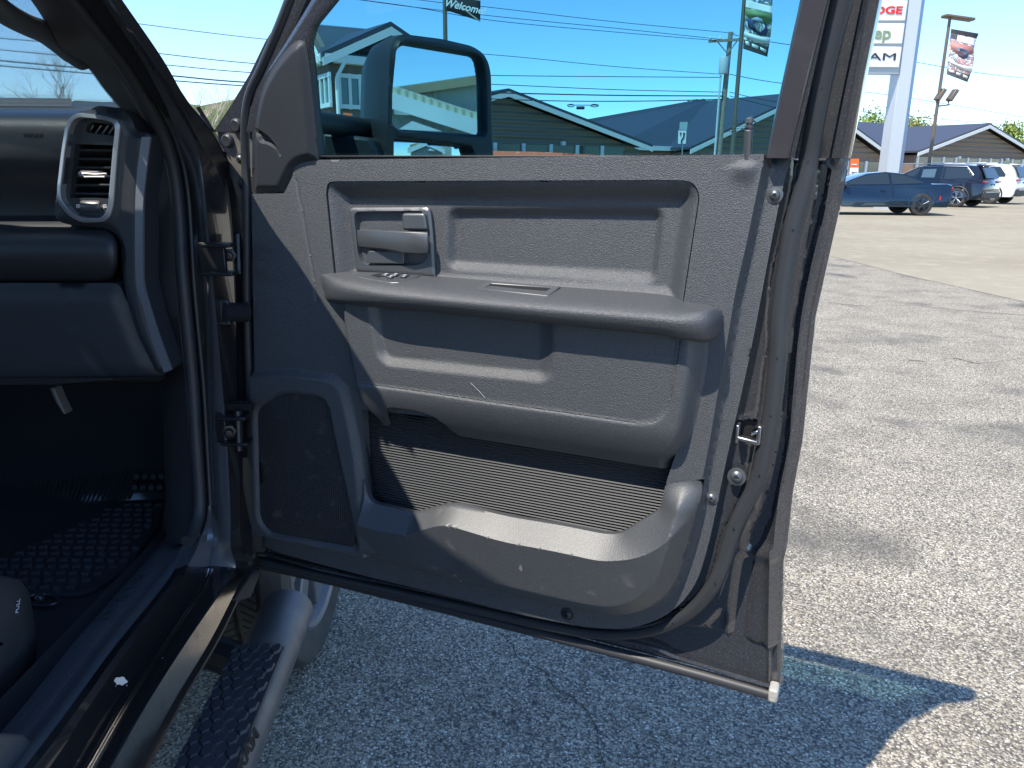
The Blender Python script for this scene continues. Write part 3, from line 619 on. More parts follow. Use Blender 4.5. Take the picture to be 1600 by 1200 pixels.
# lane sign
LSY = 40.; ls = thing('lane_sign', 'white keep right traffic sign with black curved arrow on a thin post', 'traffic sign', tuple(atY(1066, 262, LSY)*np.array([1, 1, 0])))
LS = Fr((0, LSY, 0), (1, 0, 0), Zz, (0, -1, 0)); q = LS.P(1066, 240)
b = MB(); b.box((q[0], LSY+.05, q[2]/2+.6), .06, .06, q[2]+1.2); b.go('post', M['steel'], ls)
b = MB(); b.prism([LS.P(x, y) for x, y in [(1060, 204), (1072.5, 204), (1071.5, 224.5), (1059.5, 224.5)]], (0, .03, 0)); b.go('panel', M['white'], ls, smooth=0)
b = MB(); b.prism([LS.P(x, y) for x, y in [(1062.5, 190.5), (1074.5, 190.5), (1073.5, 203), (1061.5, 203)]], (0, .03, 0)); b.go('upper_panel', mat('sign_grey_back', (.33, .42, .42), .5), ls, smooth=0)
b = MB(); pth = [LS.P(x, y, .02) for x, y in [(1064.8, 224), (1065.2, 219), (1068.3, 214), (1068.6, 208.5)]]; b.tube(crom(pth, 4), .032, 6)
b.add([LS.P(1066.6, 210, .03), LS.P(1070.8, 210, .03), LS.P(1068.8, 206, .03)], [(0, 1, 2)]); b.add([LS.P(1062, 207, .03), LS.P(1065, 207, .03), LS.P(1063.4, 213.5, .03)], [(0, 1, 2)]); b.go('arrow', M['deep'], ls, smooth=0)
# orange street furniture
orange = mat('orange_vinyl', (.85, .16, .03), .5)
def rental_sign(px, Y, label, words=None):
    F4 = [atY(x, y, Y) for x, y in px]; t_ = thing('banner_sign', label, 'sign', tuple(F4[0]*np.array([1, 1, 0]))); m_ = [(F4[0]+F4[3])/2, (F4[1]+F4[2])/2]
    b = MB(); b.prism([F4[0], F4[1], m_[1], m_[0]], (0, .08, 0)); b.go('orange_panel', orange, t_, smooth=0)
    b = MB(); b.prism([m_[0], m_[1], F4[2], F4[3]], (0, .08, 0)); b.go('white_panel', M['white'], t_, smooth=0)
    for p in (F4[0], F4[1]): b = MB(); b.box((p[0], Y+.06, p[2]/2), .06, .06, p[2]); b.go('post', M['steel'], t_)
    k = (m_[0]+m_[1])/2; k2 = (F4[2]+F4[3])/2
    b = MB(); w_ = np.linalg.norm(F4[1]-F4[0])
    for i in range(6): b.box((F4[0]*.35+m_[0]*.65)+(F4[1]-F4[0])*(.2+.11*i)+np.array([0, -.02, 0]), w_*.07, .02, w_*.16)
    b.go('print', M['white'], t_, smooth=0)
    b = MB(); b.box((k+k2)/2+np.array([0, -.02, 0]), w_*.7, .02, w_*.06); b.go('stripe', mat('sign_blue', (.1, .15, .4), .5), t_, smooth=0)
rental_sign([(1330, 248), (1342, 248), (1341, 276), (1327, 276)], 44., 'small orange and white sign board left of the sign pylon')
rental_sign([(537, 176), (549, 177), (549, 200), (537, 200)], 31., 'orange and white board in front of the corner building')
rental_sign([(500, 176), (515.5, 177), (515.5, 200), (500, 200)], 31., 'orange board at the far left below the tall white framed windows')
rb = thing('mesh_fence', 'low orange red mesh fence in front of the shingled gable', 'fence', tuple(atY(800, 262, 47.)*np.array([1, 1, 0])))
b = MB(); top = [atY(x, y, 47.) for x, y in [(700, 233), (780, 236), (830, 237), (880, 239), (935, 242.5)]]; b.strip([top, [np.array([p[0], p[1]+.1*math.sin(i*2), .3]) for i, p in enumerate(top)]]); b.go('mesh', mat('orange_red_mesh', (.62, .12, .06), .7, var=[(3, (.75, .30, .2), .6, .7)]), rb, solid=.03)
for p in top: b = MB(); b.box((p[0], 47.05, p[2]/2), .06, .06, p[2]); b.go('post', M['steel'], rb)
# ================================================================== PICKUP TRUCK
truck = thing('pickup_truck', 'dark granite metallic pickup truck with its passenger door wide open', 'pickup truck', (-.9, .9, 0))
G = M
# ---------------------------------------------------------------- open door
INS = fillet(DOOR.pl([(509, 300), (512, 284), (528, 283), (1050, 281), (1082, 283), (1094, 303), (1090, 330), (1066, 486), (524, 448)]),
             [.05, .03, .05, .05, .05, .05, .1, .001, .001])
LIN = fillet(DOOR.pl([(566, 640), (571, 745), (580, 784), (610, 790), (652, 800), (700, 786.5), (719, 787), (800, 806), (880, 819), (945, 832), (970, 833), (1034, 793), (1040, 750), (1062, 690)]),
             [.0, .03, .04, .02, .01, .03, .02, .02, .02, .03, .03, .03, .01, .0])
P1 = fillet(DOOR.pl([(300, 120), (1215, 120), (1196, 246), (1185, 300), (1169, 380), (1151, 455), (1139, 530), (1126, 600), (1111, 690), (1092, 785), (1077, 845), (1058, 900), (1035, 934), (1000, 955), (956, 962), (880, 947), (786, 924), (711, 906), (650, 889), (575, 868), (420, 836), (300, 810)]), .04)
LF = fillet(DOOR.pl([(567, 805), (611, 817), (650, 823), (699, 808), (719, 808), (800, 832), (880, 846), (950, 861), (1000, 858), (1038, 842), (1082, 803), (1110, 760), (1200, 760), (1200, 1100), (560, 1100)]), [.002, .01, .003, .014, .012, .03, .03, .02, .03, .03, .02, .02, .01, .01, .01])
SPK = fillet(DOOR.pl([(300, 590), (450, 579), (520, 587), (541, 602), (553, 655), (562, 700), (569, 760), (579, 880), (300, 880)]), [.01, .03, .03, .03, .05, .05, .05, .01, .01])
GRI = fillet(DOOR.pl([(400, 640), (440, 614), (500, 622), (511, 632), (520, 680), (542, 780), (558, 858), (420, 833), (404, 812)], w=.012), [.02, .03, .015, .015, .05, .05, .01, .02, .03])
BEL = DOOR.pl([(455, 262), (470, 250), (800, 246), (1140, 241), (1205, 240)])
LOCK = DOOR.pl([(1165, 262)])[0]
SEAM = DOOR.pl([(462, 280), (472, 330), (484, 400), (491, 440), (494, 470)])
PKT = fillet(DOOR.pl([(571.5, 748), (580, 784), (610, 790), (652, 800), (700, 786.5), (719, 787), (800, 806), (880, 819), (945, 832), (970, 833), (1034, 793), (1040, 757), (1100, 748), (1094, 785), (1079, 845), (1060, 900), (1037, 935), (1001, 956), (956, 963), (880, 948), (786, 925), (711, 907), (650, 890), (582, 870), (576, 805)]), [.004, .03, .012, .005, .014, .012, .02, .02, .015, .015, .012, .004]+[.04]*12+[.02])
LINI = fillet(DOOR.pl([(571.5, 740), (571.5, 748), (580, 784), (610, 790), (652, 800), (700, 786.5), (719, 787), (800, 806), (880, 819), (945, 832), (970, 833), (1034, 793), (1040, 757), (1040, 740)]), [.004, .004, .03, .012, .005, .014, .012, .02, .02, .015, .015, .012, .004, .004])[3:-3]
VTOP = DOOR.uv(1070, 748)[1]
def hT(P, lip=False):
    w = np.zeros(len(P))
    s = sd(P, P1); w += -.015*(1-ss((s+.010)/.012))-.004*(1-ss((s-.002)/.012))
    w += -.010*(1-ss(pdist(P, BEL, False)/.02))                        # rolled top edge
    w += .007*np.exp(-(((P-LOCK)/np.array([.017, .017]))**2 @ np.ones(2)))
    m = inside(P, P1)
    s = sd(P, LF); dI = pdist(P, LINI, False)
    wl = np.where(s > 0, .042-.030*lin(s/.19), .006+.036*dI/(dI-np.minimum(s, 0)+1e-6))
    fade = ss((VTOP-P[:, 1])/.05)
    if lip: w = np.maximum(w, wl*fade*lin((sd(P, P1)+.002)/.03))
    s = sd(P, SPK); w = np.maximum(w, np.where(m, .014*ss((s+.004)/.012), w))
    w -= .0025*np.exp(-(pdist(P, SEAM, False)/.0018)**2)
    w -= .006*ss((sd(P, GRI)+.006)/.006)
    return w
# painted inner shell with flanges (the part itself carries all door pieces as children)
SHO = DOOR.pl([(386, 262), (1235, 262), (1240, 250), (1325, 250), (1310, 330), (1272, 500), (1251, 700), (1236, 780), (1226, 870), (1221, 890), (1217, 1040), (1217, 1094), (1190, 1089), (1060, 1052), (800, 985), (520, 915), (412, 887), (400, 884), (393, 700), (388, 470)], w=-.04)
LIPX = [(1247, 233), (1241, 290), (1226, 360), (1209, 430), (1203, 490), (1203, 540), (1196, 575), (1188, 640), (1176, 700), (1166, 752), (1146, 806), (1126, 845), (1116, 885), (1100, 925), (1060, 962), (1005, 985), (940, 987), (860, 974), (700, 938), (500, 895), (398, 868)]
LIP = np.vstack([crom(DOOR.pl(LIPX, w=-.02), 4), DOOR.pl([(300, 860), (300, 200)])])
TRI = fillet(DOOR.pl([(1084, 996), (1104, 984), (1128, 958), (1129, 1009)], w=-.045), .01)
RIDGE = DOOR.pl([(1170, 872), (1216, 872)], w=-.045)
LAT = DOOR.pl([(1152, 660), (1192, 660), (1190, 690), (1150, 686)], w=-.03)
EDG = crom(DOOR.pl([(1325, 250), (1310, 330), (1272, 500), (1251, 700), (1236, 780), (1226, 870), (1221, 890), (1217, 1094)], w=-.04), 5)
CH1 = crom(DOOR.pl([(1291, 250), (1280, 330), (1248, 500), (1225, 690), (1200, 800), (1185, 830), (1163, 900), (1150, 1010)], w=-.045), 5)
BPX = DOOR.uv(1075, 960)[0]; BPV = DOOR.uv(1000, 900)[1]
def hS(P):
    s = sd(P, LIP); w = -.062+.027*ss((s+.010)/.012)
    w += .006*ss((s-.002)/.01)*0-.012*np.exp(-((s-.012)/.006)**2)*0
    w -= .006*ss((sd(P, TRI)+.006)/.009)
    w += .008*np.exp(-(pdist(P, RIDGE, False)/.012)**2)
    e = pdist(P, EDG, False); w += .012*np.exp(-((e-.020)/.006)**2)-.012*(1-ss(e/.014))
    c = pdist(P, CH1, False); w -= .012*np.exp(-(c/.013)**2)*ss((-s-.012)/.02)
    w -= .024*ss(lin((BPX-P[:, 0])/.06))*ss(lin((BPV-P[:, 1])/.05))*(s > -.012)
    low = P[:, 1]; bot = lin((DOOR.uv(1217, 1040)[1]-low)/.02)
    w -= .014*ss(bot)*ss((-s-.012)/.02)
    w -= .02*ss((sd(P, LAT)+.002)/.003)
    return w
hole = DOOR.pl([(440, 275), (1165, 275), (1150, 400), (1085, 640), (1050, 850), (980, 930), (450, 820)], w=-.03)
door = relief('door', DOOR, SHO, hS, M['paint'], truck, res=.0055, holes=[hole], back=.03, smooth=50, feat=[(LIP, [-.010, .0, .0022]), (EDG, [.0, .014, .02, .026, -.014, -.02, -.026], False), (CH1, [-.014, -.007, 0, .007, .014], False), (TRI, [-.006, 0, .003, .006])])
# outer skin and edges of the door
ol = [tuple(p) for p in resample(SHO, .05)]
b = MB(); pts = [DOOR.pos(np.array(p), -.07)[0] for p in ol]; b.prism(pts, -Dn*.022); b.go('door_skin', M['paint'], door, smooth=30, bevel=.006)

TR_ = [(393, 303, 0, .002), (444, 302, 0, .004), (458, 273, 0, .01), (459, 262, 0, .02), (473, 250, 0, .03), (800, 246, 0, .05), (1140, 241.5, 0, .05), (1199, 240.5, 0, .01), (1238, 240, -.019, .003), (1221, 300, -.019, .05), (1205, 380, -.019, .05), (1191, 455, -.019, .05), (1177, 530, -.019, .05), (1162, 600, -.019, .05), (1141, 690, -.019, .05), (1122, 780, -.019, .05), (1109, 845, -.019, .05), (1091, 905, -.019, .05), (1070, 938, -.019, .05), (1037, 965, -.019, .05), (987, 983, -.019, .05), (925, 982, -.019, .05), (800, 958, -.019, .05), (700, 931, -.019, .05), (575, 899, -.024, .05), (430, 862, -.02, .05), (408, 850, -.02, .01), (402, 800, 0, .05), (398, 600, 0, .05), (395, 430, 0, .05)]
TRO = fillet(np.array([DOOR.uv(x, y, w) for x, y, w, r in TR_]), [r for *_, r in TR_])
# split: main panel / map pocket front / speaker surround share one height field
UNI = fillet(DOOR.pl([(566, 640), (571, 748), (576, 805), (582, 870), (650, 890), (711, 907), (786, 925), (880, 948), (956, 963), (1001, 956), (1037, 935), (1060, 900), (1079, 845), (1094, 785), (1100, 748), (1040, 757), (1062, 690)]), [.0, .01, .02]+[.04]*11+[.004, .004, .0])
trim = relief('trim_panel', DOOR, TRO, hT, M['grain'], door, res=.0042, holes=[INS, GRI, UNI], back=.02, feat=[(P1, [-.013, -.006, .002, -.002, .008, .014, -.014]), (SPK, [-.005, .005, .009, -.009]), (SEAM, [0, .002, -.002, .004, -.004], False), (BEL, [.008, -.008, .016, -.016], False)])
pocket = relief('map_pocket', DOOR, PKT, lambda P: hT(P, True), M['dust'], door, res=.004, back=.012, feat=[(LF, [0, .003, -.003, .007, -.007]), (P1, [.004, .014, .02, -.014])])
# speaker grille
mg = mat('speaker_mesh', (.03, .031, .034), .5); t = mg.node_tree; bs = t.nodes['Principled BSDF']; tc = t.nodes.new('ShaderNodeTexCoord')
vo = t.nodes.new('ShaderNodeTexVoronoi'); vo.inputs['Scale'].default_value = 240; vo.inputs['Randomness'].default_value = .12
t.links.new(tc.outputs['UV'], vo.inputs['Vector']); vo.voronoi_dimensions = '2D'; vo.inputs['Scale'].default_value = 210; mr = t.nodes.new('ShaderNodeMapRange'); mr.inputs[1].default_value = .33; mr.inputs[2].default_value = .5
t.links.new(vo.outputs['Distance'], mr.inputs[0]); mx = t.nodes.new('ShaderNodeMix'); mx.data_type = 'RGBA'; mx.inputs[6].default_value = (.004, .004, .005, 1); mx.inputs[7].default_value = (.055, .056, .06, 1)
t.links.new(mr.outputs[0], mx.inputs[0])
nz = t.nodes.new('ShaderNodeTexNoise'); nz.inputs['Scale'].default_value = 26; nz.inputs['Detail'].default_value = 6; t.links.new(tc.outputs['Object'], nz.inputs['Vector']); m2 = t.nodes.new('ShaderNodeMapRange'); m2.inputs[1].default_value = .60; m2.inputs[2].default_value = .8; t.links.new(nz.outputs['Fac'], m2.inputs[0])
md2 = t.nodes.new('ShaderNodeMix'); md2.data_type = 'RGBA'; t.links.new(m2.outputs[0], md2.inputs[0]); t.links.new(mx.outputs[2], md2.inputs[6]); md2.inputs[7].default_value = (.12, .115, .105, 1); t.links.new(md2.outputs[2], bs.inputs['Base Color'])
bp = t.nodes.new('ShaderNodeBump'); bp.inputs['Distance'].default_value = .001; bp.inputs['Strength'].default_value = .8; t.links.new(mr.outputs[0], bp.inputs['Height']); t.links.new(bp.outputs[0], bs.inputs['Normal'])
relief('speaker_grille', DOOR, GRI, lambda P: .0065+.003*ss(sd(P, GRI)/.05), mg, door, res=.012, back=.008)

# upper insert with its recessed field
IN2 = fillet(DOOR.pl([(700, 328), (1034, 328), (1022, 440), (698, 418)], w=-.02), .018)
def hI(P):
    s = pdist(P, INS)
    top = lin((DOOR.uv(800, 282, -.01)[1]-P[:, 1])/.05); le = (P[:, 0]-INS[:, 0].min())
    w = -.003-.022*ss(s/.036)
    w -= .012*ss((sd(P, IN2)+.006)/.018)
    return w
c_ = INS.mean(0); e_ = INS-c_
INSi = c_+e_*(1-.0022/np.linalg.norm(e_, axis=1))[:, None]
insert = relief('upper_insert', DOOR, INSi, hI, M['grain'], door, res=.0042, back=.02, feat=[(IN2, [-.006, 0, .006, .012, -.012])])
# handle bezel with pull lever, lock knob
BZ = fillet(DOOR.pl([(545, 324.5), (672, 323.5), (676, 360), (680.5, 433), (557, 424)], w=-.018), [.008, .012, .03, .003, .003])
BZin = fillet(DOOR.pl([(555, 331), (664, 330), (670, 404), (655, 414), (572, 414), (562, 400)], w=-.018), .012)
def hB(P): return -.018-.042*ss((sd(P, BZin)+.001)/.006)+.0035*ss(pdist(P, BZ)/.004)
bez = relief('handle_bezel', DOOR, BZ, hB, M['smooth'], door, res=.003, back=.03, feat=[(BZin, [-.005, -.001, .001, .005])])
def slab(fr, px, w0, w1, r=.004, wref=None):
    pl_ = fillet(fr.pl(px, w=w1 if wref is None else wref), r); return [p for p in fr.pos(pl_, w0)], fr.en*(w1-w0)
b = MB(); b.strip([[DOOR.P(x, y, w) for x, y, w in l] for l in (
    [(554, 358, -.03), (600, 359, -.012), (632, 361, .0), (667.5, 362, -.004)],
    [(554, 360, -.020), (600, 361, .002), (632, 362.5, .006), (668, 364, .0)],
    [(556, 374, -.018), (600, 375, .007), (632, 378, .009), (668, 380, .003)],
    [(558, 385, -.020), (600, 388, .002), (632, 394, .006), (668, 395.5, .0)],
    [(558, 388, -.03), (600, 390.5, -.012), (632, 396, -.002), (668, 397, -.006)])])
b.go('pull_handle', M['smooth'], door, smooth=25, solid=.008, bevel=.0012)
b = MB(); b.prism(*slab(DOOR, [(627, 333), (663, 333), (667, 360), (628, 360)], -.045, -.006, .006)); b.go('lock_knob', M['smooth'], door, bevel=.006, seg=3)
b = MB(); b.prism(*slab(DOOR, [(575, 392), (630, 394), (631, 412), (570, 411)], -.045, -.012, .004)); b.go('handle_cup', M['smooth'], door, bevel=.006, seg=3)
b = MB(); b.prism(list(DOOR.pos(BZin.mean(0)+(BZin-BZin.mean(0))*.97, -.044)), -Dn*.002); b.go('handle_cavity', M['dark'], door, smooth=0)  # dark plate standing in for the shade inside the handle recess
# armrest
xs = [(502, 427), (523, 423.5), (590, 424.5), (681, 431), (850, 445), (960, 453), (1040, 459.5), (1068, 467), (1110, 474), (1124, 478)]
FT = [(502, 430), (522, 436), (575, 446), (665, 456), (850, 473), (955, 481.5), (1035, 488), (1063, 490), (1105, 486), (1128, 485)]
FM = [(502, 442), (518, 452), (575, 462), (665, 471), (850, 488), (955, 497), (1035, 504), (1063, 507), (1108, 508), (1131, 498)]
BBl = [(508, 464), (520, 471), (575, 478), (665, 484.5), (850, 504), (955, 514.5), (1030, 522), (1060, 528), (1102, 533), (1125, 522)]
wA = [-.004, .0, 0, 0, 0, 0, 0, 0, 0, -.006]
def row(px, w, s): return [DOOR.P(x, y, w*k+a) for (x, y), k, a in zip(px, s, wA)]
s1 = [.1, .6, .95, 1, 1, 1, 1, 1, .75, .1]
FTb = [(x*.8+fx*.2, y*.25+fy*.75) for (x, y), (fx, fy) in zip(xs, FT)]
lines = [row(xs, -.03, [1]*10), row(xs, -.014, [1]*10), row(FTb, .05, s1), row(FT, .062, s1), row([(a[0]*.5+b_[0]*.5, a[1]*.55+b_[1]*.45) for a, b_ in zip(FT, FM)], .072, s1), row(FM, .074, s1), row([(a[0], a[1]-2) for a in BBl], .066, s1), row(BBl, .056, s1), row([(x, y+3) for x, y in BBl], .0, [1]*10), row([(x, y+3) for x, y in BBl], -.03, [1]*10)]
lines = [list(crom(l, 4)) for l in lines]
b = MB(); b.strip(lines); arm = b.go('armrest', M['grain2'], door, smooth=180, sub=1)
def on_arm(px, py, dz=.0):                                    # point on the armrest top (between back and front edge)
    X = np.array([p[0] for p in xs]); yb = np.interp(px, X, [p[1] for p in xs]); yf = np.interp(px, [p[0] for p in FT], [p[1] for p in FT])
    k = (py-yb)/(yf-yb); return DOOR.P(px, py, -.014+k*.076)+Zz*dz
def arm_plate(name, px, m, dz0, dz1, bev=.002):
    q = fillet(np.array([on_arm(*p) for p in resample(np.array(px, float), 12)]), .004); b = MB()
    b.prism([p+Zz*dz0 for p in q], Zz*(dz1-dz0)); return b.go(name, m, arm, bevel=bev)
def ring_plate(name, outer, inner, m, dz):
    o_ = np.array([on_arm(*p) for p in resample(np.array(outer, float), 400)]); i_ = np.array([on_arm(*p) for p in resample(np.array(inner, float), 400)])
    b = MB(); n = len(o_)
    L = [[*(o_-Zz*.006), o_[0]-Zz*.006], [*(o_+Zz*dz), o_[0]+Zz*dz], [*(i_+Zz*dz), i_[0]+Zz*dz], [*(i_-Zz*.002), i_[0]-Zz*.002]]
    b.strip(L); return b.go(name, m, arm, smooth=30, bevel=.0012)
arm_plate('switch_panel', [(556, 435), (580, 428), (658, 432), (624, 444), (610, 444)], M['smooth'], -.004, .003)
arm_plate('switch_recess', [(578, 433), (594, 430), (605, 431), (592, 437)], M['deep'], .003, .0036, .0003)
for i, (x, y) in enumerate([(604, 433), (619, 433), (633, 435), (612, 436)]):
    c = on_arm(x, y, .004); b = MB(); b.box(c, .012, .02, .004, ex=Dd, ey=Dn); sb = b.go('switch_button', M['smooth'], arm, bevel=.0015); b = MB(); b.box(c+Zz*.0022, .005, .004, .0006, ex=Dd, ey=Dn); b.go('switch_icon', M['white'], arm, smooth=0)
ring_plate('pull_cup', [(742, 453), (764, 442), (876, 450), (856, 465)], [(757, 452.5), (768, 445), (862, 451.5), (848, 461)], M['smooth'], .003)
arm_plate('cup_floor', [(757, 452.5), (768, 445), (862, 451.5), (848, 461)], M['deep'], .0002, .0012, .0001)
# pouch (bulged lower panel) with notch
PO = DOOR.pl([(524, 470), (527, 500), (533, 540), (546, 598), (557, 640), (570, 663), (583, 669), (596, 671.5), (597, 656), (602, 640), (611, 634.5), (640, 637), (661, 642), (677, 648), (692, 664), (709, 686), (800, 702), (900, 718), (1000, 735), (1040, 741), (1054, 735), (1069, 717), (1083, 683), (1096, 625), (1106, 560), (1108, 525)], w=.02)
PO = fillet(PO, [.0, .05, .05, .05, .04, .02, .02, .003, .01, .02, .02, .03, .03, .03, .03, .01, .05, .05, .05, .03, .03, .03, .05, .05, .05, .0])
LFT = crom(DOOR.pl([(524, 440), (527, 500), (533, 540), (546, 598), (557, 640), (570, 663)], w=.02), 4)
RGT = crom(DOOR.pl([(1110, 490), (1106, 560), (1096, 625), (1083, 683), (1069, 717), (1054, 735)], w=.02), 4)
BTM = DOOR.pl([(557, 664), (598, 671.5), (709, 688), (800, 702), (900, 718), (1000, 735), (1052, 743)], w=.02)
SEA = crom(DOOR.pl([(546, 594), (572, 600), (660, 612), (780, 630), (900, 647), (985, 659.5), (1010, 660), (1030, 654), (1045, 632), (1055, 580), (1062, 530)], w=.03), 5)
SEP = np.vstack([SEA, DOOR.pl([(800, 400), (480, 440)])])
L2 = fillet(DOOR.pl([(574, 440), (577, 492), (589, 556), (604, 571), (780, 590), (852, 597), (869, 585), (868, 480), (860, 430)], w=.03), [.01, .03, .05, .03, .05, .02, .02, .02, .02])
L2R = DOOR.uv(874, 560, .03)[0]
def hP(P):
    w = .034-.036*(1-ss(lin(pdist(P, LFT, False)/.028)))-.036*(1-ss(lin(pdist(P, RGT, False)/.03)))
    d = pdist(P, BTM, False); w -= .036*(1-np.sin(lin(d/.085)*math.pi/2))
    w -= .0025*np.exp(-(pdist(P, SEA, False)/.0016)**2)
    w -= .0025*ss((sd(P, SEP))/.004)
    w -= .0125*ss((sd(P, L2)+.002)/.017)*ss((L2R-P[:, 0])/.045)
    return w
relief('storage_pouch', DOOR, PO, hP, M['grain2'], door, res=.004, back=.012, feat=[(SEA, [0, .0018, -.0018, .004, -.004], False), (L2, [-.002, .006, .015, -.006, -.015])])
LN = DOOR.pl([(560, 640), (560, 760), (570, 800), (640, 812), (720, 800), (960, 850), (1045, 805), (1060, 690), (1060, 660)], w=-.03)
relief('pocket_liner', DOOR, LN, lambda P: np.full(len(P), -.030), M['rib'], door, res=.02, back=.004)
b = MB(); b.strip([[DOOR.P(*p, w) for p in [(566, 655), (575, 700), (588, 765), (604, 790)]] for w in (-.006, -.034)]); b.go('pocket_side', M['dark'], door)
# screws in the trim flange
def screw(px, py, w, parent, r=.008, fr=DOOR, m=None):
    c = fr.P(px, py, w); b = MB(); b.lathe(c, fr.en, [(0, .001), (r*.35, .001), (r*.38, .005), (r*.75, .004), (r, .001), (r*1.5, .0003), (r*1.5, -.003)], 16)
    return b.go('screw', m or M['smooth'], parent, smooth=40)
for p in [(1210.5, 305), (1111.5, 778)]: screw(*p, -.018, door)
screw(886, 960, -.017, door, m=M['dark'])
screw(1308, 249, -.05, door, .01); screw(1151, 745, -.018, door, .010)
# lock pin
c = DOOR.P(1168, 238, -.004); b = MB(); tl = nrm(UPE)
b.lathe(c, tl, [(0, -.01), (.0062, -.01), (.0062, .03), (.0045, .0315), (.0045, .034), (.006, .0345), (.006, .037), (.0045, .0375), (.0045, .04), (.006, .041), (.0055, .046), (.0025, .048), (0, .0484)], 20)
b.go('lock_pin', M['smooth'], door)
# latch
for (x, y, sx, sz) in [(1153, 676, .005, .03), (1187, 678, .006, .03)]:
    b = MB(); b.box(DOOR.P(x, y, -.018), sx, .02, sz, ex=Dd, ey=Dn); b.go('latch_plate', M['steel'], door, bevel=.0015)
b = MB(); b.box(DOOR.P(1169, 687, -.016), .036, .016, .007, ex=nrm(Dd+Zz*-.12), ey=Dn); b.go('latch_claw', M['steel'], door, bevel=.002)
b = MB(); b.box(DOOR.P(1165, 674, -.045), .04, .004, .04, ex=Dd, ey=Dn); b.go('latch_opening', M['deep'], door)
b = MB(); b.box(DOOR.P(1180, 674, -.022), .012, .02, .006, ex=nrm(Dd+Zz*.5), ey=Dn); b.go('latch_claw', M['chrome'], door, bevel=.002)
# ---------------------------------------------------------------- door weather strips
def fr_of(py): return UPPER if py < 250 else DOOR
wsx = [(1348, -130, .020), (1330, -60, .018), (1314, 0, .0165), (1289, 100, .016), (1271, 200, .0145), (1264, 245, .0145), (1257, 290, .0145), (1240, 350, .0145), (1231, 400, .014), (1222, 460, .014), (1217, 510, .0145), (1216, 550, .0145), (1211, 600, .0145), (1205, 650, .0145), (1196, 700, .014), (1184, 750, .0135), (1167, 785, .013), (1152, 815, .013), (1139, 850, .013), (1130, 880, .013), (1112, 918, .013), (1075, 958, .012), (1015, 985, .011), (940, 991, .010), (860, 979, .010), (700, 943, .009), (500, 899, .009), (405, 876, .008)]
path = crom([fr_of(y).P(x, y, -.022-(.026*min(1, max(0, (1112-x)/120)) if y > 850 else 0)) for x, y, r in wsx], 4); rad = np.interp(np.linspace(0, 1, len(path)), np.linspace(0, 1, len(wsx)), [r*.97 for *_, r in wsx])
b = MB(); b.tube(path, rad, 12)
ws = b.go('weather_strip', M['rubberg'], door, smooth=60)
def vent_hole(x, y):
    c = fr_of(y).P(x, y, -.022+.0135); b = MB(); b.lathe(c, Dn, [(0, .001), (.0016, .001), (.0016, -.002)], 8); b.go('vent_hole', M['deep'], ws)
for p in [(1310, 20), (1284, 138), (1262, 253), (1239, 359), (1214, 560), (1204, 650), (1186, 743), (1146, 826), (1117, 912), (1051, 975)]: vent_hole(*p)
b = MB(); p_ = [DOOR.P(x, y, w) for x, y, w in [(404, 882, -.06), (520, 908, -.062), (800, 978, -.064), (1060, 1045, -.064), (1203, 1085, -.062)]]
b.tube(crom(p_, 5), .0105, 10); b.go('bottom_seal', M['rubber'], door, smooth=60)
b = MB(); b.tube(crom([DOOR.P(x, y, -.058) for x, y in [(404, 871), (520, 895), (800, 962), (1000, 1006), (1062, 1029), (1210, 1074)]], 5), .004, 8); b.go('drip_rail', M['paint'], door)
b = MB(); b.box(DOOR.P(1209, 1081, -.055), .016, .03, .026, ex=Dd, ey=Dn); b.go('seal_end', mat('worn_bare_metal', (.4, .38, .34), .5, bump=[('noise', 150, .5, .003)]), door, bevel=.004)
lipp = np.vstack([DOOR.pos(q[None], -.035)[0] for q in LIP[2:-2]]); b = MB(); b.tube(lipp[:95], .0024, 6); b.go('pinch_flange', M['paint'], door)
# front edge strip
fs = [(480, -70), (460, -20), (437, 40), (409, 105), (389, 150), (383, 200), (384, 260), (386, 320), (386, 470), (390, 600), (391, 700), (394, 870)]
b = MB(); b.tube(crom([fr_of(y).P(x, y, -.01) for x, y in fs], 4), .0085, 10); b.go('front_seal', M['rubberg'], door, smooth=60)
# ---------------------------------------------------------------- upper door frame (rear upright)
ys = [-110, -80, 0, 100, 200, 247]
def fx(a, b_): return lambda y: a+(b_-a)*y/200.
cols = [(fx(1250, 1206), -.03), (fx(1250, 1206), -.008), (fx(1254, 1209), .0), (fx(1281, 1231), .0), (fx(1282, 1232), -.002), (fx(1284, 1233.5), .0), (fx(1292, 1243), .004), (fx(1297, 1252), .004), (fx(1299, 1255), -.014), (fx(1329, 1281), -.028), (fx(1333, 1285), -.045), (fx(1346, 1305), -.046), (fx(1349, 1309), -.034), (fx(1355, 1318), -.034), (fx(1358, 1322), -.044), (fx(1374, 1334), -.048), (fx(1378, 1338), -.056), (fx(1379, 1339), -.085), (fx(1330, 1290), -.09)]
b = MB(); b.strip([[UPPER.P(f(y), y, w) for y in ys] for f, w in cols]); b.go('frame_upright', M['paint'], door, smooth=25)
b = MB(); b.strip([[UPPER.P(f(y), y, w) for y in ys] for f, w in [(fx(1251, 1207), -.004), (fx(1255, 1210), .003), (fx(1290, 1241.5), .003), (fx(1292.5, 1243.5), .0055), (fx(1294, 1246), -.004)]]); b.go('upright_trim', M['dark2'] if 'dark2' in M else mat('satin_black_paint', (.05, .045, .05), .35, coat=.3, var=[(14, (.075, .07, .072), .5, .75)]), door, smooth=25)
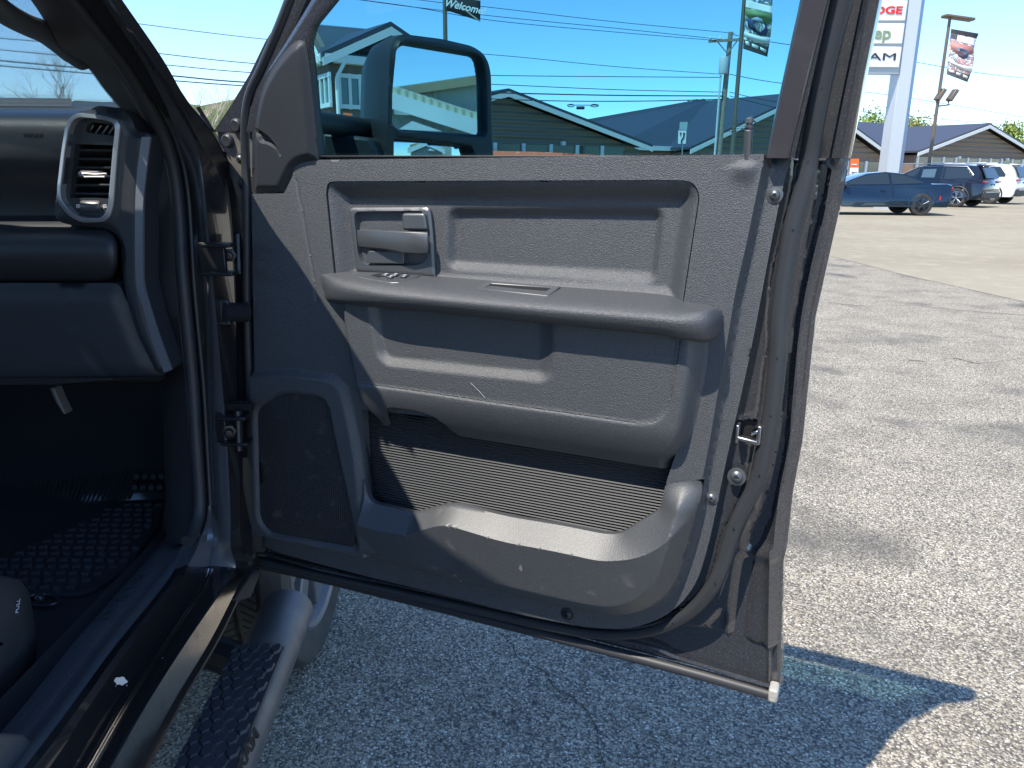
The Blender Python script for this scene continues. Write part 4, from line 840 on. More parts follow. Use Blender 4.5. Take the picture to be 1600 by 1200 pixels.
# front upright + top rail
ysf = [-120, -90, -40, 0, 40, 66, 116, 169, 206]
def poly_x(pts): xsx = [p[0] for p in pts]; ysx = [p[1] for p in pts]; return lambda y: np.interp(y, ysx, xsx)
sil = poly_x([(700, -260), (625, -180), (539, -90), (492, -40), (456, 0), (430, 40), (414, 66), (390, 116), (358, 169), (333, 206)])
gl0 = poly_x([(745, -260), (680, -180), (603, -90), (562, -40), (531, 0), (500, 34), (491, 66), (492, 116), (496, 169), (499, 206), (500, 250)])
mid = poly_x([(718, -260), (650, -180), (566, -90), (520, -40), (492, 0), (468, 40), (452, 66), (420, 116), (396, 169), (390, 206)])
b = MB(); b.strip([[UPPER.P(sil(y), y, -.085) for y in ysf], [UPPER.P(sil(y), y, -.03) for y in ysf], [UPPER.P(mid(y)-6, y, -.028) for y in ysf], [UPPER.P(mid(y)-5, y, -.004) for y in ysf], [UPPER.P(mid(y)+6, y, .0) for y in ysf], [UPPER.P(gl0(y)-8, y, -.002) for y in ysf], [UPPER.P(gl0(y), y, -.012) for y in ysf], [UPPER.P(gl0(y), y, -.03) for y in ysf]])
b.go('frame_front_upright', M['paint'], door, smooth=25)
FRF = fillet(UPPER.pl([(390, 118), (359, 169), (333, 206), (337, 236), (352, 270), (366, 300), (376, 335), (394, 335), (394, 150)], w=-.03), .004)
def hF(P): return -.03-.012*ss((UPPER.uv(350, 215, -.03)[0]-P[:, 0])/.03+.3)
relief('mirror_mount_plate', UPPER, FRF, hF, mat('dusty_paint', (.12, .115, .11), .6, var=[(18, (.19, .175, .15), .42, .65)], bump=[('noise', 250, .2, .001)]), door, res=.006, back=.02)
for (x, y) in [(369, 196), (355.5, 220)]:
    c = UPPER.P(x, y, -.026); b = MB(); b.lathe(c, UPN, [(0, .004), (.010, .005), (.0125, .003), (.0135, 0), (.0135, -.01)], 20); b.go('rubber_plug', M['rubberg'], door)
screw(375, 248, -.022, door, .007, UPPER); screw(345, 294, -.03, door, .008, UPPER, M['dark']); screw(379, 288, -.02, door, .008, UPPER)
# top rail closing the frame over the glass
uA = UPPER.uv(sil(-120), -120, -.05); uB = UPPER.uv(fx(1355, 1318)(-120), -120, -.05)
tt = .37
pA = UPPER.pos(np.array([uA[0]+(tt-uA[1])*1.2 if uA[1] < tt else uA[0], tt]), -.05)[0]; pB = UPPER.pos(np.array([uB[0]+.045, tt]), -.05)[0]
b = MB(); b.tube([UPPER.P(sil(-100)+30, -100, -.05), pA, (pA+pB)/2+UPE*.012, pB, UPPER.P(fx(1352, 1316)(-110), -110, -.05)], .03, 10); b.go('top_rail', M['paint'], door, smooth=60)
# sail panel
SA = fillet(UPPER.pl([(398, 301), (397, 200), (409, 137), (431, 97), (455, 69), (466, 62), (477, 64), (482, 90), (489, 160), (498, 250), (474, 254), (461, 266), (458, 273), (444, 301)], w=.0), [.003, .03, .05, .05, .02, .01, .01, .03, .05, .0, .02, .01, .004, .006])
CR = fillet(UPPER.pl([(398, 200), (411, 203), (426, 214), (438, 230), (446, 248), (436, 231), (424, 223), (411, 221)]), .006)
LB = UPPER.pl([(390, 202), (411, 221), (424, 223), (436, 231), (452, 262), (470, 310), (390, 310)])
def hSa(P): 
    w = .010*ss(pdist(P, SA)/.016)-.014*ss((sd(P, CR)+.002)/.006)
    return w
relief('sail_panel', UPPER, SA, hSa, M['sail'], door, res=.0035, back=.02, feat=[(CR, [-.002, .002, .005, -.005])])
# glass pane and belt seal, glass marking
gq = UPPER.pl([(487, 255), (486, 60), (520, 0), (603, -90)], w=-.016); gp = list(UPPER.pos(gq, -.016))+list(UPPER.pos(np.array([(pA-UPPER.o)@UPPER.ex+.03, tt]), -.016))+[UPPER.pos(np.array([(pB-UPPER.o)@UPPER.ex-.06, tt]), -.016)[0], UPPER.P(1265, -60, -.016), UPPER.P(1212, 255, -.016)]
b = MB(); b.prism(gp, -UPN*.004); b.go('window_glass', M['glass'], door, smooth=0)
b = MB(); b.strip([[UPPER.P(x, y, w) for x in np.linspace(500, 1206, 8)] for y, w in [(243, -.004), (246, -.0145), (262, -.0145)]]); b.go('belt_seal', M['rubberg'], door, solid=.002)
b = MB(); rngm = random.Random(3)
def gpx(x, y): return UPPER.P(x, y, -.0150)
for y, x0, x1 in [(189, 1147, 1172), (193, 1138, 1166), (197, 1155, 1166), (201, 1140, 1166), (205.5, 1139, 1164)]:
    x = x0
    while x < x1:
        l = rngm.uniform(1.2, 4.5); q0 = gpx(x, y); q1 = gpx(x+l*.8, y); b.box((q0+q1)/2, np.linalg.norm(q1-q0), .0003, rngm.uniform(.0006, .0013), ex=Dd, ey=UPN, ez=UPE); x += l+rngm.uniform(.6, 2.5)
c = gpx(1177, 192); st = []
pent = [c+(Dd*math.sin(2*math.pi*k/5)+UPE*math.cos(2*math.pi*k/5))*.0042 for k in range(5)]
st = [c+(Dd*math.sin(math.pi*k/5)+UPE*math.cos(math.pi*k/5))*(.0034 if k % 2 == 0 else .0013) for k in range(10)]
for k in range(5):
    P5 = [pent[k], pent[(k+1) % 5], st[(2*k+2) % 10], st[2*k+1], st[2*k]]; b.add(P5, [(0, 1, 2, 3, 4)])
b.add([gpx(1155, 209), gpx(1159, 209), gpx(1157, 211.5)], [(0, 1, 2)]); b.add([gpx(1157, 213), gpx(1155, 215.5), gpx(1159, 215.5)], [(0, 1, 2)])
b.go('glass_marking', M['deep'], door, smooth=0)

# ---------------------------------------------------------------- tow mirror
mn = nrm((.745, -.66, -.01)); mo = atY(690, 140, 1.86)
mx_ = nrm(np.cross(Zz, mn)); mz_ = np.cross(mn, mx_)
MIR = Fr(mo, mx_, mz_, mn)
def mloop(px, w=0., r=.02): return fillet(MIR.pl(px, w=w), r)
OUT = [(611, 262), (612, 150), (615, 80), (621, 60), (634, 52), (696, 60), (745, 71.5), (765, 86), (772, 112), (774, 200), (776, 262)]
GL1 = [(618, 145), (623.5, 76), (636, 69), (745, 87.5), (754, 95), (758, 124), (759.5, 211), (700, 207), (626, 202), (617.5, 195)]
GL2 = [(619.5, 216.5), (640, 218), (736, 230.5), (740, 243), (741, 290), (619, 280)]
o2 = mloop(OUT+[(778, 330), (612, 330)], 0, .02); h1 = mloop(GL1, 0, .012); h2 = mloop(GL2, 0, .008)
def hM(P): return -.012*(1-ss(pdist(P, o2)/.012))+0*P[:, 0]-.010*(1-ss(np.minimum(pdist(P, h1), pdist(P, h2))/.006))
mir = relief('side_mirror', MIR, o2, hM, M['dark'], truck, res=.004, holes=[h1, h2], back=.03, feat=[(o2, [.004, -.004, .009, -.009])])
for nm, h, px in (('mirror_glass', h1, GL1), ('mirror_glass', h2, GL2)):
    b = MB(); cv = 0 if h is h1 else 1; hh = h.mean(0)+(h-h.mean(0))*1.02
    if not cv: b.prism(list(MIR.pos(hh, -.018)), -mn*.004); b.go(nm, M['mirror'], mir, smooth=0)
    else: relief(nm, MIR, hh, lambda P: -.016-((P-h2.mean(0))**2).sum(1)*.55, M['mirror'], mir, res=.006, back=.003, smooth=180)
# housing shell behind the face
bk = -mn
o2r = resample(o2, .02); cen = o2r.mean(0)
def ringw(sc, w, sh=(0, 0)): return [MIR.pos(cen+(p-cen)*np.array(sc)+np.array(sh), w)[0] for p in np.vstack([o2r, o2r[:1]])]
b = MB(); b.strip([ringw((1, 1), -.016), ringw((.995, .995), -.05), ringw((.95, .96), -.10, (-.0, -.004)), ringw((.82, .87), -.145, (-.0, -.012)), ringw((.55, .65), -.172, (.0, -.02)), ringw((.05, .05), -.182, (0, -.02))])
b.go('mirror_housing', M['dark'], mir, smooth=70)
b = MB(); aY = 1.80
A1 = [atY(x, y, aY) for x, y in [(500, 178), (530, 183), (560, 188), (600, 196)]]
b.tube([atY(488, 190, 1.64), atY(520, 194, 1.70), atY(556, 198, 1.78), atY(600, 204, 1.9)], [.022, .022, .021, .02], 12); b.go('mirror_arm', M['dark'], mir)
b = MB(); b.prism([atY(x, y, 1.72) for x, y in [(502, 206), (548, 211), (578, 215), (588, 235), (588, 320), (502, 320)]], (.02, .14, 0)); b.go('mirror_base', M['dark'], mir, bevel=.008)

b = MB(); b.tube([DOOR.P(x, y, .0345) for x, y in [(735, 598), (741, 604), (749, 612), (758, 622)]], .0006, 4); b.go('scratch', mat('pale_scratch', (.30, .30, .29), .7), door)
for (x, y, r, sd_) in [(713, 897, .010, 1), (716, 912, .007, 2), (700, 905, .005, 3), (820, 880, .008, 4), (660, 893, .005, 6)]:
    rr = random.Random(sd_); b = MB(); c = np.array(DOOR.uv(x, y, .016)); pts = [c+np.array([math.cos(a)*r*rr.uniform(.4, 1.1)*.7, math.sin(a)*r*rr.uniform(.4, 1.1)]) for a in np.linspace(0, 5.9, 14)]
    b.add(list(DOOR.pos(np.array(pts), hT(np.array(pts), True)+.0006)), [tuple(range(14))]); b.go('dirt_smear', mat('dry_mud', (.16, .15, .13), .9, bump=[('noise', 300, .5, .002)]), door, smooth=0)
# ================================================================== TRUCK BODY AND CAB
M['jamb_dark'] = mat('dark_jamb_reflection', (.02, .019, .02), .25, coat=.8)  # body paint blackened to carry the dark reflection of door and dash
XB = dict(B=-.66, C=-.648, D=-.636, E=-.578, F=-.570, G=-.566)
ST = {  # boundary pixels from the rear of the sill, round the corner, up the pillar
 'B': [(-94, 1400), (-20, 1300), (54, 1200), (128, 1100), (199, 1000), (262, 920), (287, 885), (305, 850), (320, 800), (317, 700), (312, 600), (299, 450), (292, 300), (268, 220), (232, 150), (196, 90), (128, 0), (82, -60), (-10, -180)],
 'C': [(-65, 1400), (7, 1300), (80, 1200), (145, 1100), (214, 1000), (274, 920), (295, 885), (312, 850), (326, 800), (322, 700), (317, 600), (304, 450), (297, 300), (274, 220), (238, 150), (204, 90), (137, 0), (92, -60), (0, -180)],
 'D': [(20, 1400), (80, 1300), (140, 1200), (198, 1100), (263, 1000), (314, 920), (327, 885), (332, 850), (332, 800), (327, 700), (322, 600), (312, 450), (300, 300), (277, 220), (241, 150), (209, 90), (143, 0), (98, -60), (6, -180)],
 'E': [(62, 1400), (118, 1300), (174, 1200), (230, 1100), (294, 1000), (349, 920), (368, 888), (360, 852), (360, 800), (355, 700), (347, 600), (334, 450), (320, 300), (304, 220), (264, 150), (227, 90), (168, 0), (128, -60), (44, -180)],
 'F': [(110, 1400), (164, 1300), (217, 1200), (269, 1100), (329, 1000), (370, 920), (388, 886), (378, 858), (375, 805), (373, 700), (370, 600), (366, 450), (352, 300), (311, 220), (273, 150), (235, 90), (173, 0), (134, -60), (52, -180)],
 'G': [(126, 1400), (180, 1300), (231, 1200), (281, 1100), (340, 1000), (379, 920), (395, 884), (392, 862), (394, 805), (394, 700), (393, 600), (389, 450), (383, 320), (338, 216), (290, 153), (253, 90), (191, 0), (150, -60), (66, -180)]}
def bl(k, dx=0.): return crom([atX(x, y, XB[k]+dx) for x, y in ST[k]], 5)
L_ = {k: bl(k) for k in XB}
L1 = [np.array([p+np.array([-.03, .0, -.01]) for p in L_['B']]), L_['B'], L_['B']+np.array([.002, -.003, .004]), L_['C']+np.array([0, -.003, .004]), L_['C'], L_['C']*.5+L_['D']*.5+np.array([-.004, .006, -.004]), L_['D']]
L2_ = [L_['D'], L_['D']*.93+L_['E']*.07+np.array([0, -.002, .003]), L_['D']*.5+L_['E']*.5+np.array([0, -.003, .0035]), L_['D']*.07+L_['E']*.93+np.array([0, -.002, .003]), L_['E']]
kS = 31
b = MB(); b.strip([l[kS-1:] for l in L1]).strip([l[kS-1:] for l in L2_]); body = b.go('door_opening', M['jamb_lit'], truck, smooth=40)
b = MB(); b.strip([l[:kS] for l in L1]).strip([l[:kS] for l in L2_]); b.go('door_sill', M['jamb_dark'], body, smooth=40)
b = MB(); kR = 33; b.strip([L_['E'][:kR], L_['E'][:kR]*.05+L_['F'][:kR]*.95, L_['F'][:kR]]); b.go('rocker_panel', M['sill_shine'], body, smooth=30)
b = MB(); b.strip([L_['E'][kR-1:], L_['E'][kR-1:]*.5+L_['F'][kR-1:]*.5, L_['F'][kR-1:]]); b.go('pillar_return', M['jamb_dark'], body, smooth=30)
b = MB(); gk = np.clip((1.40-L_['G'][:, 2])/.1, 0, 1)[:, None]; b.strip([L_['F'], L_['F']*.5+L_['G']*.5+np.array([-.006, 0, 0]), L_['G'], L_['G']+np.array([.001, .003, -.004]), L_['G']+gk*np.array([-.09, .09, -.06])+(1-gk)*np.array([-.03, .02, .0]), L_['G']+gk*np.array([-.25, .2, -.08])+(1-gk)*np.array([-.06, .02, -.01])]); b.go('hinge_pillar', M['shade_black'], body, smooth=30)
# twin reflected highlight lines on the sill, built as thin tan tubes
for f in (.02, .16):
    b = MB(); ln = (L_['D']*(1-f)+L_['E']*f)[0:30]+np.array([0, 0, .0035]); b.tube(ln, .0034, 8); b.go('sill_ridge', M['sill_shine'], body)  # no real ridge: tan tube standing in for a reflected highlight line
# weather strip bulb round the opening
wsb = [(292, 846), (304, 826), (312, 790), (307, 700), (301, 600), (287, 450), (277, 300), (258, 220), (223, 150), (186, 90), (113, 0), (66, -60), (-26, -180)]
b = MB(); b.tube(crom([atX(x, y, -.652) for x, y in wsb], 5), [.0125]*6*10+[.0125], 12) if False else b.tube(crom([atX(x, y, -.652) for x, y in wsb], 5), .0125, 12)
b.go('opening_seal', M['rubber'], body, smooth=60)
b = MB(); b.tube(crom([atX(x+17, y, -.64) for x, y in wsb[2:]], 5), .005, 8); b.go('seal_lip', M['rubberg'], body)
# white bird dropping and specks on the sill
b = MB(); c0 = atZ(188, 1065, L_['C'][14][2]-.008); rb_ = random.Random(2)
sill_at = lambda px, py: atX(px, py, -.61)
c0 = sill_at(188, 1065); pts = []
for k in range(22):
    a = k*2*math.pi/22; r = .0062*(1+.35*rb_.uniform(-1, 1)); pts.append(sill_at(188, 1065)*0+atX(188+9*math.cos(a)*(1+.25*rb_.uniform(-1, 1)), 1065+6*math.sin(a)*(1+.3*rb_.uniform(-1, 1)), -.606))
b.prism(pts, (.001, -.0005, .001)); b.go('bird_dropping', M['white'], body, smooth=0)
for (x, y, r) in [(198, 1071, 1.0), (181, 1072, .8), (222, 1092, 1.0), (226, 1085, .8), (254, 1028, .8), (263, 1027, .9), (240, 1066, .9), (253, 1039, 1)]:
    b = MB(); b.ball(atX(x, y, -.604), .0006*r*1.4, 6, 4); b.go('dropping_speck', M['white'], body)
# scuff plate
XA = -.80
SA_ = crom([atX(x, y, XA) for x, y in [(-200, 1400), (-125, 1300), (-50, 1200), (35, 1100), (115, 1000), (186, 920), (218, 885), (243, 856), (258, 836)]], 5)
SB_ = crom([atX(x, y, -.668) for x, y in [(-98, 1400), (-24, 1300), (50, 1200), (124, 1100), (195, 1000), (258, 920), (283, 885), (300, 856), (312, 836)]], 5)
pr = [(0, -.05), (0, -.004), (.04, .002), (.30, .004), (.55, .003), (.62, .0), (.75, .008), (.88, .007), (.97, -.004), (1, -.03)]
b = MB(); b.strip([SA_*(1-t_)+SB_*t_+np.array([0, 0, dz]) for t_, dz in pr]); scuff = b.go('scuff_plate', M['scuff'], truck, smooth=50)
for f in np.linspace(.10, .52, 9):
    b = MB(); b.tube((SA_*(1-f)+SB_*f+np.array([0, 0, .0035]))[4:40], .0011, 4); b.go('grip_rib', M['scuff'], scuff)
q0 = SA_*.62+SB_*.38+np.array([0, 0, .0045]); i0 = 24
ex_ = nrm(q0[i0+4]-q0[i0-4]); ez_ = nrm(np.cross(ex_, Zz))
text('embossed_lettering', 'RAM', .05, q0[i0], ex_, -nrm(np.cross(Zz, ex_))*-1 if False else nrm(np.cross(Zz, ex_)), .0012, M['smooth'], scuff, sx=1.7)
# end cap of the sill trim, bottom left
b = MB(); cp = [(-60, 1141), (0, 1142), (40, 1144), (54, 1156), (63, 1184), (40, 1230), (-60, 1280)]
b.prism([atX(x, y, -.70+.0*x) for x, y in cp], (-.06, -.01, -.02)); b.go('sill_end_trim', M['scuff'], truck, bevel=.008, seg=3)
# kick panel and interior pillar trims
KX = -.74
kp = [(258, 850), (259, 790), (256, 700), (254, 615), (246, 560), (236, 500), (226, 450), (222, 300), (206, 220)]
ka = [(304, 850), (304, 790), (297, 700), (290, 600), (285, 550), (280, 500), (275, 450), (265, 300), (249, 220)]
b = MB(); b.strip([crom([atX(x, y, KX-.06) for x, y in kp], 4), crom([atX(x, y, KX) for x, y in kp], 4), crom([atX(x*.5+x2*.5, y*.5+y2*.5, -.70) for (x, y), (x2, y2) in zip(kp, ka)], 4), crom([atX(x, y, -.664) for x, y in ka], 4), crom([atX(x+8, y, -.655) for x, y in ka], 4)])
b.go('kick_panel', M['dark'], truck, smooth=40)
b = MB(); b.tube(crom([atX(x, y, -.69) for x, y in [(258, 300), (264, 400), (270, 480), (275, 570)]], 4), .0008, 4); b.go('panel_seam', M['satin'], truck)
pa = [(97, 0), (132, 45), (163, 90), (190, 120), (213, 150), (233, 185), (249, 222), (262, 290)]
ps = [(52, 0), (74, 34), (98, 77), (136, 101), (165, 139), (184, 162), (198, 182), (205, 230)]
pa = [(2, -120), (50, -60)]+pa; ps = [(-45, -120), (4, -60)]+ps
b = MB(); b.strip([crom([atX(x-4, y, -.80) for x, y in ps], 4), crom([atX(x, y, -.752) for x, y in ps], 4), crom([atX(x*.45+x2*.55, y*.45+y2*.55, -.715) for (x, y), (x2, y2) in zip(ps, pa)], 4), crom([atX(x, y, -.672) for x, y in pa], 4), crom([atX(x+9, y, -.66) for x, y in pa], 4)])
b.go('pillar_trim', M['head'], truck, smooth=40)
hp = [(-60, -60, 15), (-22, -8, 15), (8, 20, 14.5), (40, 38, 14), (72, 52, 15), (108, 78, 17), (130, 98, 12)]
b = MB(); b.tube(crom([atX(x, y, -.775) for x, y, r in hp], 5), np.interp(np.linspace(0, 1, 31), np.linspace(0, 1, 7), [r/1330*1.62 for *_, r in hp]), 12); b.go('grab_handle', M['smooth'], truck)
# ---------------------------------------------------------------- dashboard
DSH = Fr((0, 1.5, 0), (1, 0, 0), Zz, (0, -1, 0))
def dl(y, w, x0, x1, n=10, y1=None): return [DSH.P(x, y+((y1 or y)-y)*(x-x0)/(x1-x0), w) for x in np.linspace(x0, x1, n)]
b = MB(); b.strip([dl(154, -.45, -900, 200, y1=160), dl(157, -.30, -900, 200, y1=166), dl(165, -.03, -900, 192, y1=176), dl(169, .0, -900, 150, y1=176), dl(176, .02, -900, 128, y1=182), dl(195, .036, -900, 112), dl(230, .040, -900, 102), dl(258, .032, -900, 98), dl(280, .004, -900, 95), dl(300, -.03, -900, 95), dl(343, -.04, -900, 110), dl(347, -.01, -900, 120), dl(356, .0, -900, 180)])
dash = b.go('dashboard', M['dash'], truck, smooth=50, sub=1)
b = MB(); b.strip([dl(160, -.32, -300, 112, y1=157), dl(150.5, -.31, -300, 108, y1=153.5), dl(151.5, -.22, -300, 112, y1=155), dl(164, -.20, -300, 112, y1=166)]); b.go('defroster_pad', M['grain'], dash, smooth=40)
for (x, y) in [(38, 209.5), (44, 209.5), (50, 209.6), (57, 210), (64, 210), (40, 213), (47, 213), (55, 213.2), (63, 213.4)]:
    b = MB(); c = DSH.P(x, y, .0385); b.box(c, .0055, .001, .0018); b.go('embossed_mark', M['deep'], dash)
# bolster
bx = [-900, -500, -200, 0, 90, 140, 165, 178, 184]
sq = [1, 1, 1, 1, 1, 1, .97, .80, .42]
b = MB(); rows = []
for y, w in [(352, -.03), (354, .012), (366, .048), (392, .062), (420, .052), (438, .018), (443, -.03)]:
    rows.append([DSH.P(x, 398+(y-398)*s_, w*(.5+.5*s_) if w > 0 else w) for x, s_ in zip(bx, sq)])
b.strip([list(crom(r_, 3)) for r_ in rows]); b.go('grab_bolster', M['dash'], dash, smooth=180, sub=1)
GB = fillet(DSH.pl([(-900, 441), (190, 441), (203, 468), (228, 530), (252, 572), (262, 583), (250, 589), (180, 591), (90, 598), (-900, 612)]), .01)
GS = crom(DSH.pl([(112, 444), (118, 475), (130, 512), (152, 552), (180, 590)]), 5)
relief('glove_box', DSH, GB, lambda P: .012+.01*ss(pdist(P, GB)/.03)-.004*np.exp(-(pdist(P, GS, False)/.0022)**2), M['dash'], dash, res=.012, back=.05)
b = MB(); b.strip([dl(596, .02, -900, 262, y1=588), dl(600, .0, -900, 250, y1=596), dl(606, -.2, -900, 250, y1=600)]); b.go('under_panel', M['dark'], dash)
DE = fillet(DSH.pl([(86, 344), (86, 322), (93, 270), (99, 222), (106, 190), (122, 174), (150, 171), (196, 173), (206, 186), (212, 205), (236, 208), (234, 230), (226, 300), (226, 440), (240, 498), (268, 580), (246, 585), (214, 520), (198, 465), (192, 430), (190, 385), (184, 368), (170, 358), (110, 352)], w=.03), .012)
BZL = fillet(DSH.pl([(131, 347.5), (110, 336), (93.5, 314), (93, 296), (100, 236), (106, 197), (114, 183), (126, 176), (168, 181), (188, 187.5), (192.5, 195), (188, 236), (181, 322), (175, 340), (165, 347)], w=.04), .008)
BZi = fillet(DSH.pl([(134, 340), (116, 331), (100.5, 311), (100, 297), (107, 238), (112.5, 202), (119, 190), (129, 184), (167, 188), (181, 192), (185, 199), (181, 237), (174, 318), (170, 333), (162, 340)], w=.04), .007)
def hD(P): return .03+.012*ss(pdist(P, DE)/.014)+.004*ss((sd(P, BZL)+.012)/.012)
relief('dash_end', DSH, DE, hD, M['dash'], dash, res=.006, back=.06, holes=[BZi])
b = MB(); n = len(BZL); rs = lambda p, n_: crom(resample(p, .004), 1, True)
def cl_ring(P, w, k=90):
    P = np.vstack([P, P[:1]]); d = np.r_[0, np.cumsum(np.linalg.norm(np.diff(P, axis=0), axis=1))]; t_ = np.linspace(0, d[-1], k)
    return DSH.pos(np.c_[np.interp(t_, d, P[:, 0]), np.interp(t_, d, P[:, 1])], w)
i0 = np.argmin(((BZi-BZL[0])**2).sum(1)); BZi_r = np.roll(BZi, -i0, 0)
b.strip([cl_ring(BZL, .040), cl_ring(BZL, .050), cl_ring(BZi_r, .053), cl_ring(BZi_r, .030)]); b.go('vent_bezel', M['satin'], dash, smooth=40, bevel=.0015)
LV = fillet(DSH.pl([(117, 225), (179, 227), (171, 310), (108.5, 309)], w=.035), .002)
UV_ = fillet(DSH.pl([(133, 207), (136, 195), (143, 190.5), (174, 194.5), (182, 202), (180, 212.5)], w=.035), .005)
relief('vent_face', DSH, BZi, lambda P: .034+0*P[:, 0], M['dash'], dash, res=.006, back=.02, holes=[LV, UV_])
b = MB(); b.prism(list(DSH.pos(BZi.mean(0)+(BZi-BZi.mean(0))*1.3, -.02)), (0, .004, 0)); b.go('vent_void', M['deep'], dash, smooth=0)
for i in range(6):
    y = 236+i*13.6; x0 = 116.5-i*1.55; x1 = 178.5-i*1.35
    b = MB(); c = [DSH.P(x0, y, .020), DSH.P(x1, y+.4, .020)]; b.prism([c[0], c[1], c[1]+np.array([0, .03, -.010]), c[0]+np.array([0, .03, -.010])], (0, .001, .004)); b.go('vent_slat', M['dash'], dash, bevel=.0008)
for x in (141, 153, 164, 174):
    b = MB(); p0 = DSH.P(x-4, 209, .018); p1 = DSH.P(x+5, 196, .018); b.tube([p0, p1], .0014, 6); b.go('vent_fin', M['satin'], dash)
b = MB(); b.prism([DSH.P(x, y, .03) for x, y in [(128, 270), (134, 266), (162, 267), (166, 271), (164, 277), (132, 278)]], (0, -.018, 0)); b.go('vent_knob', M['dash'], dash, bevel=.004)
b = MB(); b.tube([DSH.P(x, y, .049) for x, y in [(128.5, 271), (132, 276.5), (163, 276.5), (166, 271.5), (150, 272.5), (128.5, 271)]], .0022, 6); b.go('knob_trim', M['chrome'], dash)
b = MB(); c = DSH.P(144, 322.5, .03); b.lathe(c, (1, 0, 0), [(0, -.018), (.010, -.018), (.0115, -.015), (.0115, .015), (.010, .018), (0, .018)], 20); b.go('thumb_wheel', M['smooth'], dash)
b = MB(); b.box(DSH.P(157, 322, .041), .0018, .002, .005); b.box(DSH.P(144, 319, .0415), .03, .001, .0008); b.go('wheel_mark', M['chrome'], dash)
for x, s_ in ((122, 0), (163.5, 1)):
    b = MB()
    for k in range(3): b.box(DSH.P(x, 320+k*2.2, .0348), .0055, .0005, .0012, ex=(1, 0, 0) if not s_ else nrm((1, 0, .3)))
    b.box(DSH.P(x-2.4, 322.3, .0348), .0008, .0005, .006); b.box(DSH.P(x+2.4, 322.3, .0348), .0008, .0005, .006); b.go('vent_icon', M['white'], dash, smooth=0)
b = MB(); s0 = crom([DSH.P(x, y, .046) for x, y in [(221, 214), (214, 270), (211, 330), (212, 437), (222, 478), (240, 540), (256, 582)]], 4); s1_ = crom([DSH.P(x, y, .048) for x, y in [(235, 214), (228, 270), (223, 330), (223.5, 437), (233, 476), (252, 535), (268, 578)]], 4)
b.strip([s0+np.array([0, .006, 0]), s0, s1_, s1_+np.array([0, .006, 0])]); b.go('side_strip', mat('strip_blue_grey', (.17, .18, .205), .4, metal=.3), dash, smooth=30)
b = MB(); b.prism([DSH.P(x, y, -.06) for x, y in [(76, 606), (84, 606), (92, 626), (103, 648), (98, 647), (88, 632)]], (0, .03, 0)); b.go('wiring_cover', mat('pale_plastic', (.12, .115, .11), .5), dash, bevel=.003)
# ---------------------------------------------------------------- footwell
FZ = .555
b = MB(); b.strip([[np.array([x, 1.05, FZ]) for x in (-2.4, -.78)], [np.array([x, 1.88, FZ]) for x in (-2.4, -.78)], [np.array([x, 1.96, FZ+.03]) for x in (-2.4, -.78)], [np.array([x, 2.12, FZ+.32]) for x in (-2.4, -.78)], [np.array([x, 2.14, 1.4]) for x in (-2.4, -.78)]]); b.strip([[np.array([-.79, y, FZ-.02]) for y in (-.6, 2.1)], [np.array([-.79, y, FZ+.07]) for y in (-.6, 2.1)]])
b.go('footwell', M['carpet'], truck, smooth=30)
fm = thing('floor_mat', 'black rubber floor mat with raised nubs in the passenger footwell', 'floor mat', (-1.05, 1.6, FZ))
m0 = [atZ(*p, FZ+.012) for p in [(-260, 990), (-60, 880), (0, 868), (60, 842), (150, 800), (205, 772), (262, 780), (240, 830), (205, 880), (150, 918), (120, 928), (50, 928), (-10, 1000), (-200, 1100)]]
b = MB(); b.prism(m0, (0, 0, -.012)); b.go('mat_sheet', M['mat'], fm, smooth=0, bevel=.004)
b = MB(); mp = np.array([p[:2] for p in m0])
gx, gy = np.meshgrid(np.arange(-1.5, -.75, .027), np.arange(1.1, 2.1, .030)); gp_ = np.c_[gx.ravel(), gy.ravel()]; gp_ = gp_[sd(gp_, mp) > .02]
for i, (x, y) in enumerate(gp_): b.box((x+(.009 if int(round(y/.03)) % 2 else 0), y, FZ+.015), .017, .0075, .007, ex=nrm((1, .25 if i % 3 else -.2, 0)), ey=nrm((-.25 if i % 3 else .2, 1, 0)))
b.go('nubs', M['nub'], fm, smooth=0, bevel=.0015); tag(fm.children[-1], kind='stuff')
b = MB()
for k in range(22):
    px = 60+k*7.2; p0 = atY(px-10-k*.0, 800-k*1.0, 1.90); p1 = atY(px+(k-10)*.6+6, 738-k*.3, 1.99); b.tube([p0, p1], .0045, 6)
for r_ in range(2):
    for k in range(4):
        c = atY(214+k*13-r_*3, 745+r_*17, 1.93-r_*.02); b.lathe(c, nrm((0, -.9, .5)), [(0, .004), (.008, .004), (.010, .001), (.010, -.004)], 6)
b.go('toe_ridges', M['mat'], fm, smooth=40)
b = MB(); b.strip([[atY(x, y, 1.905) for x, y in [(-200, 850), (40, 806), (150, 786), (262, 782)]], [atY(x, y, 2.03) for x, y in [(-200, 760), (40, 738), (150, 728), (262, 726)]]]); b.go('toe_flap', M['mat'], fm, solid=.008)
b = MB(); b.tube([atZ(67+26*math.cos(a), 937+9*math.sin(a), FZ+.014) for a in np.linspace(0, 6.1, 20)], .003, 6); b.ball(atZ(62, 936, FZ+.02), .012, 8, 6); b.go('mat_fastener', M['mat'], fm)
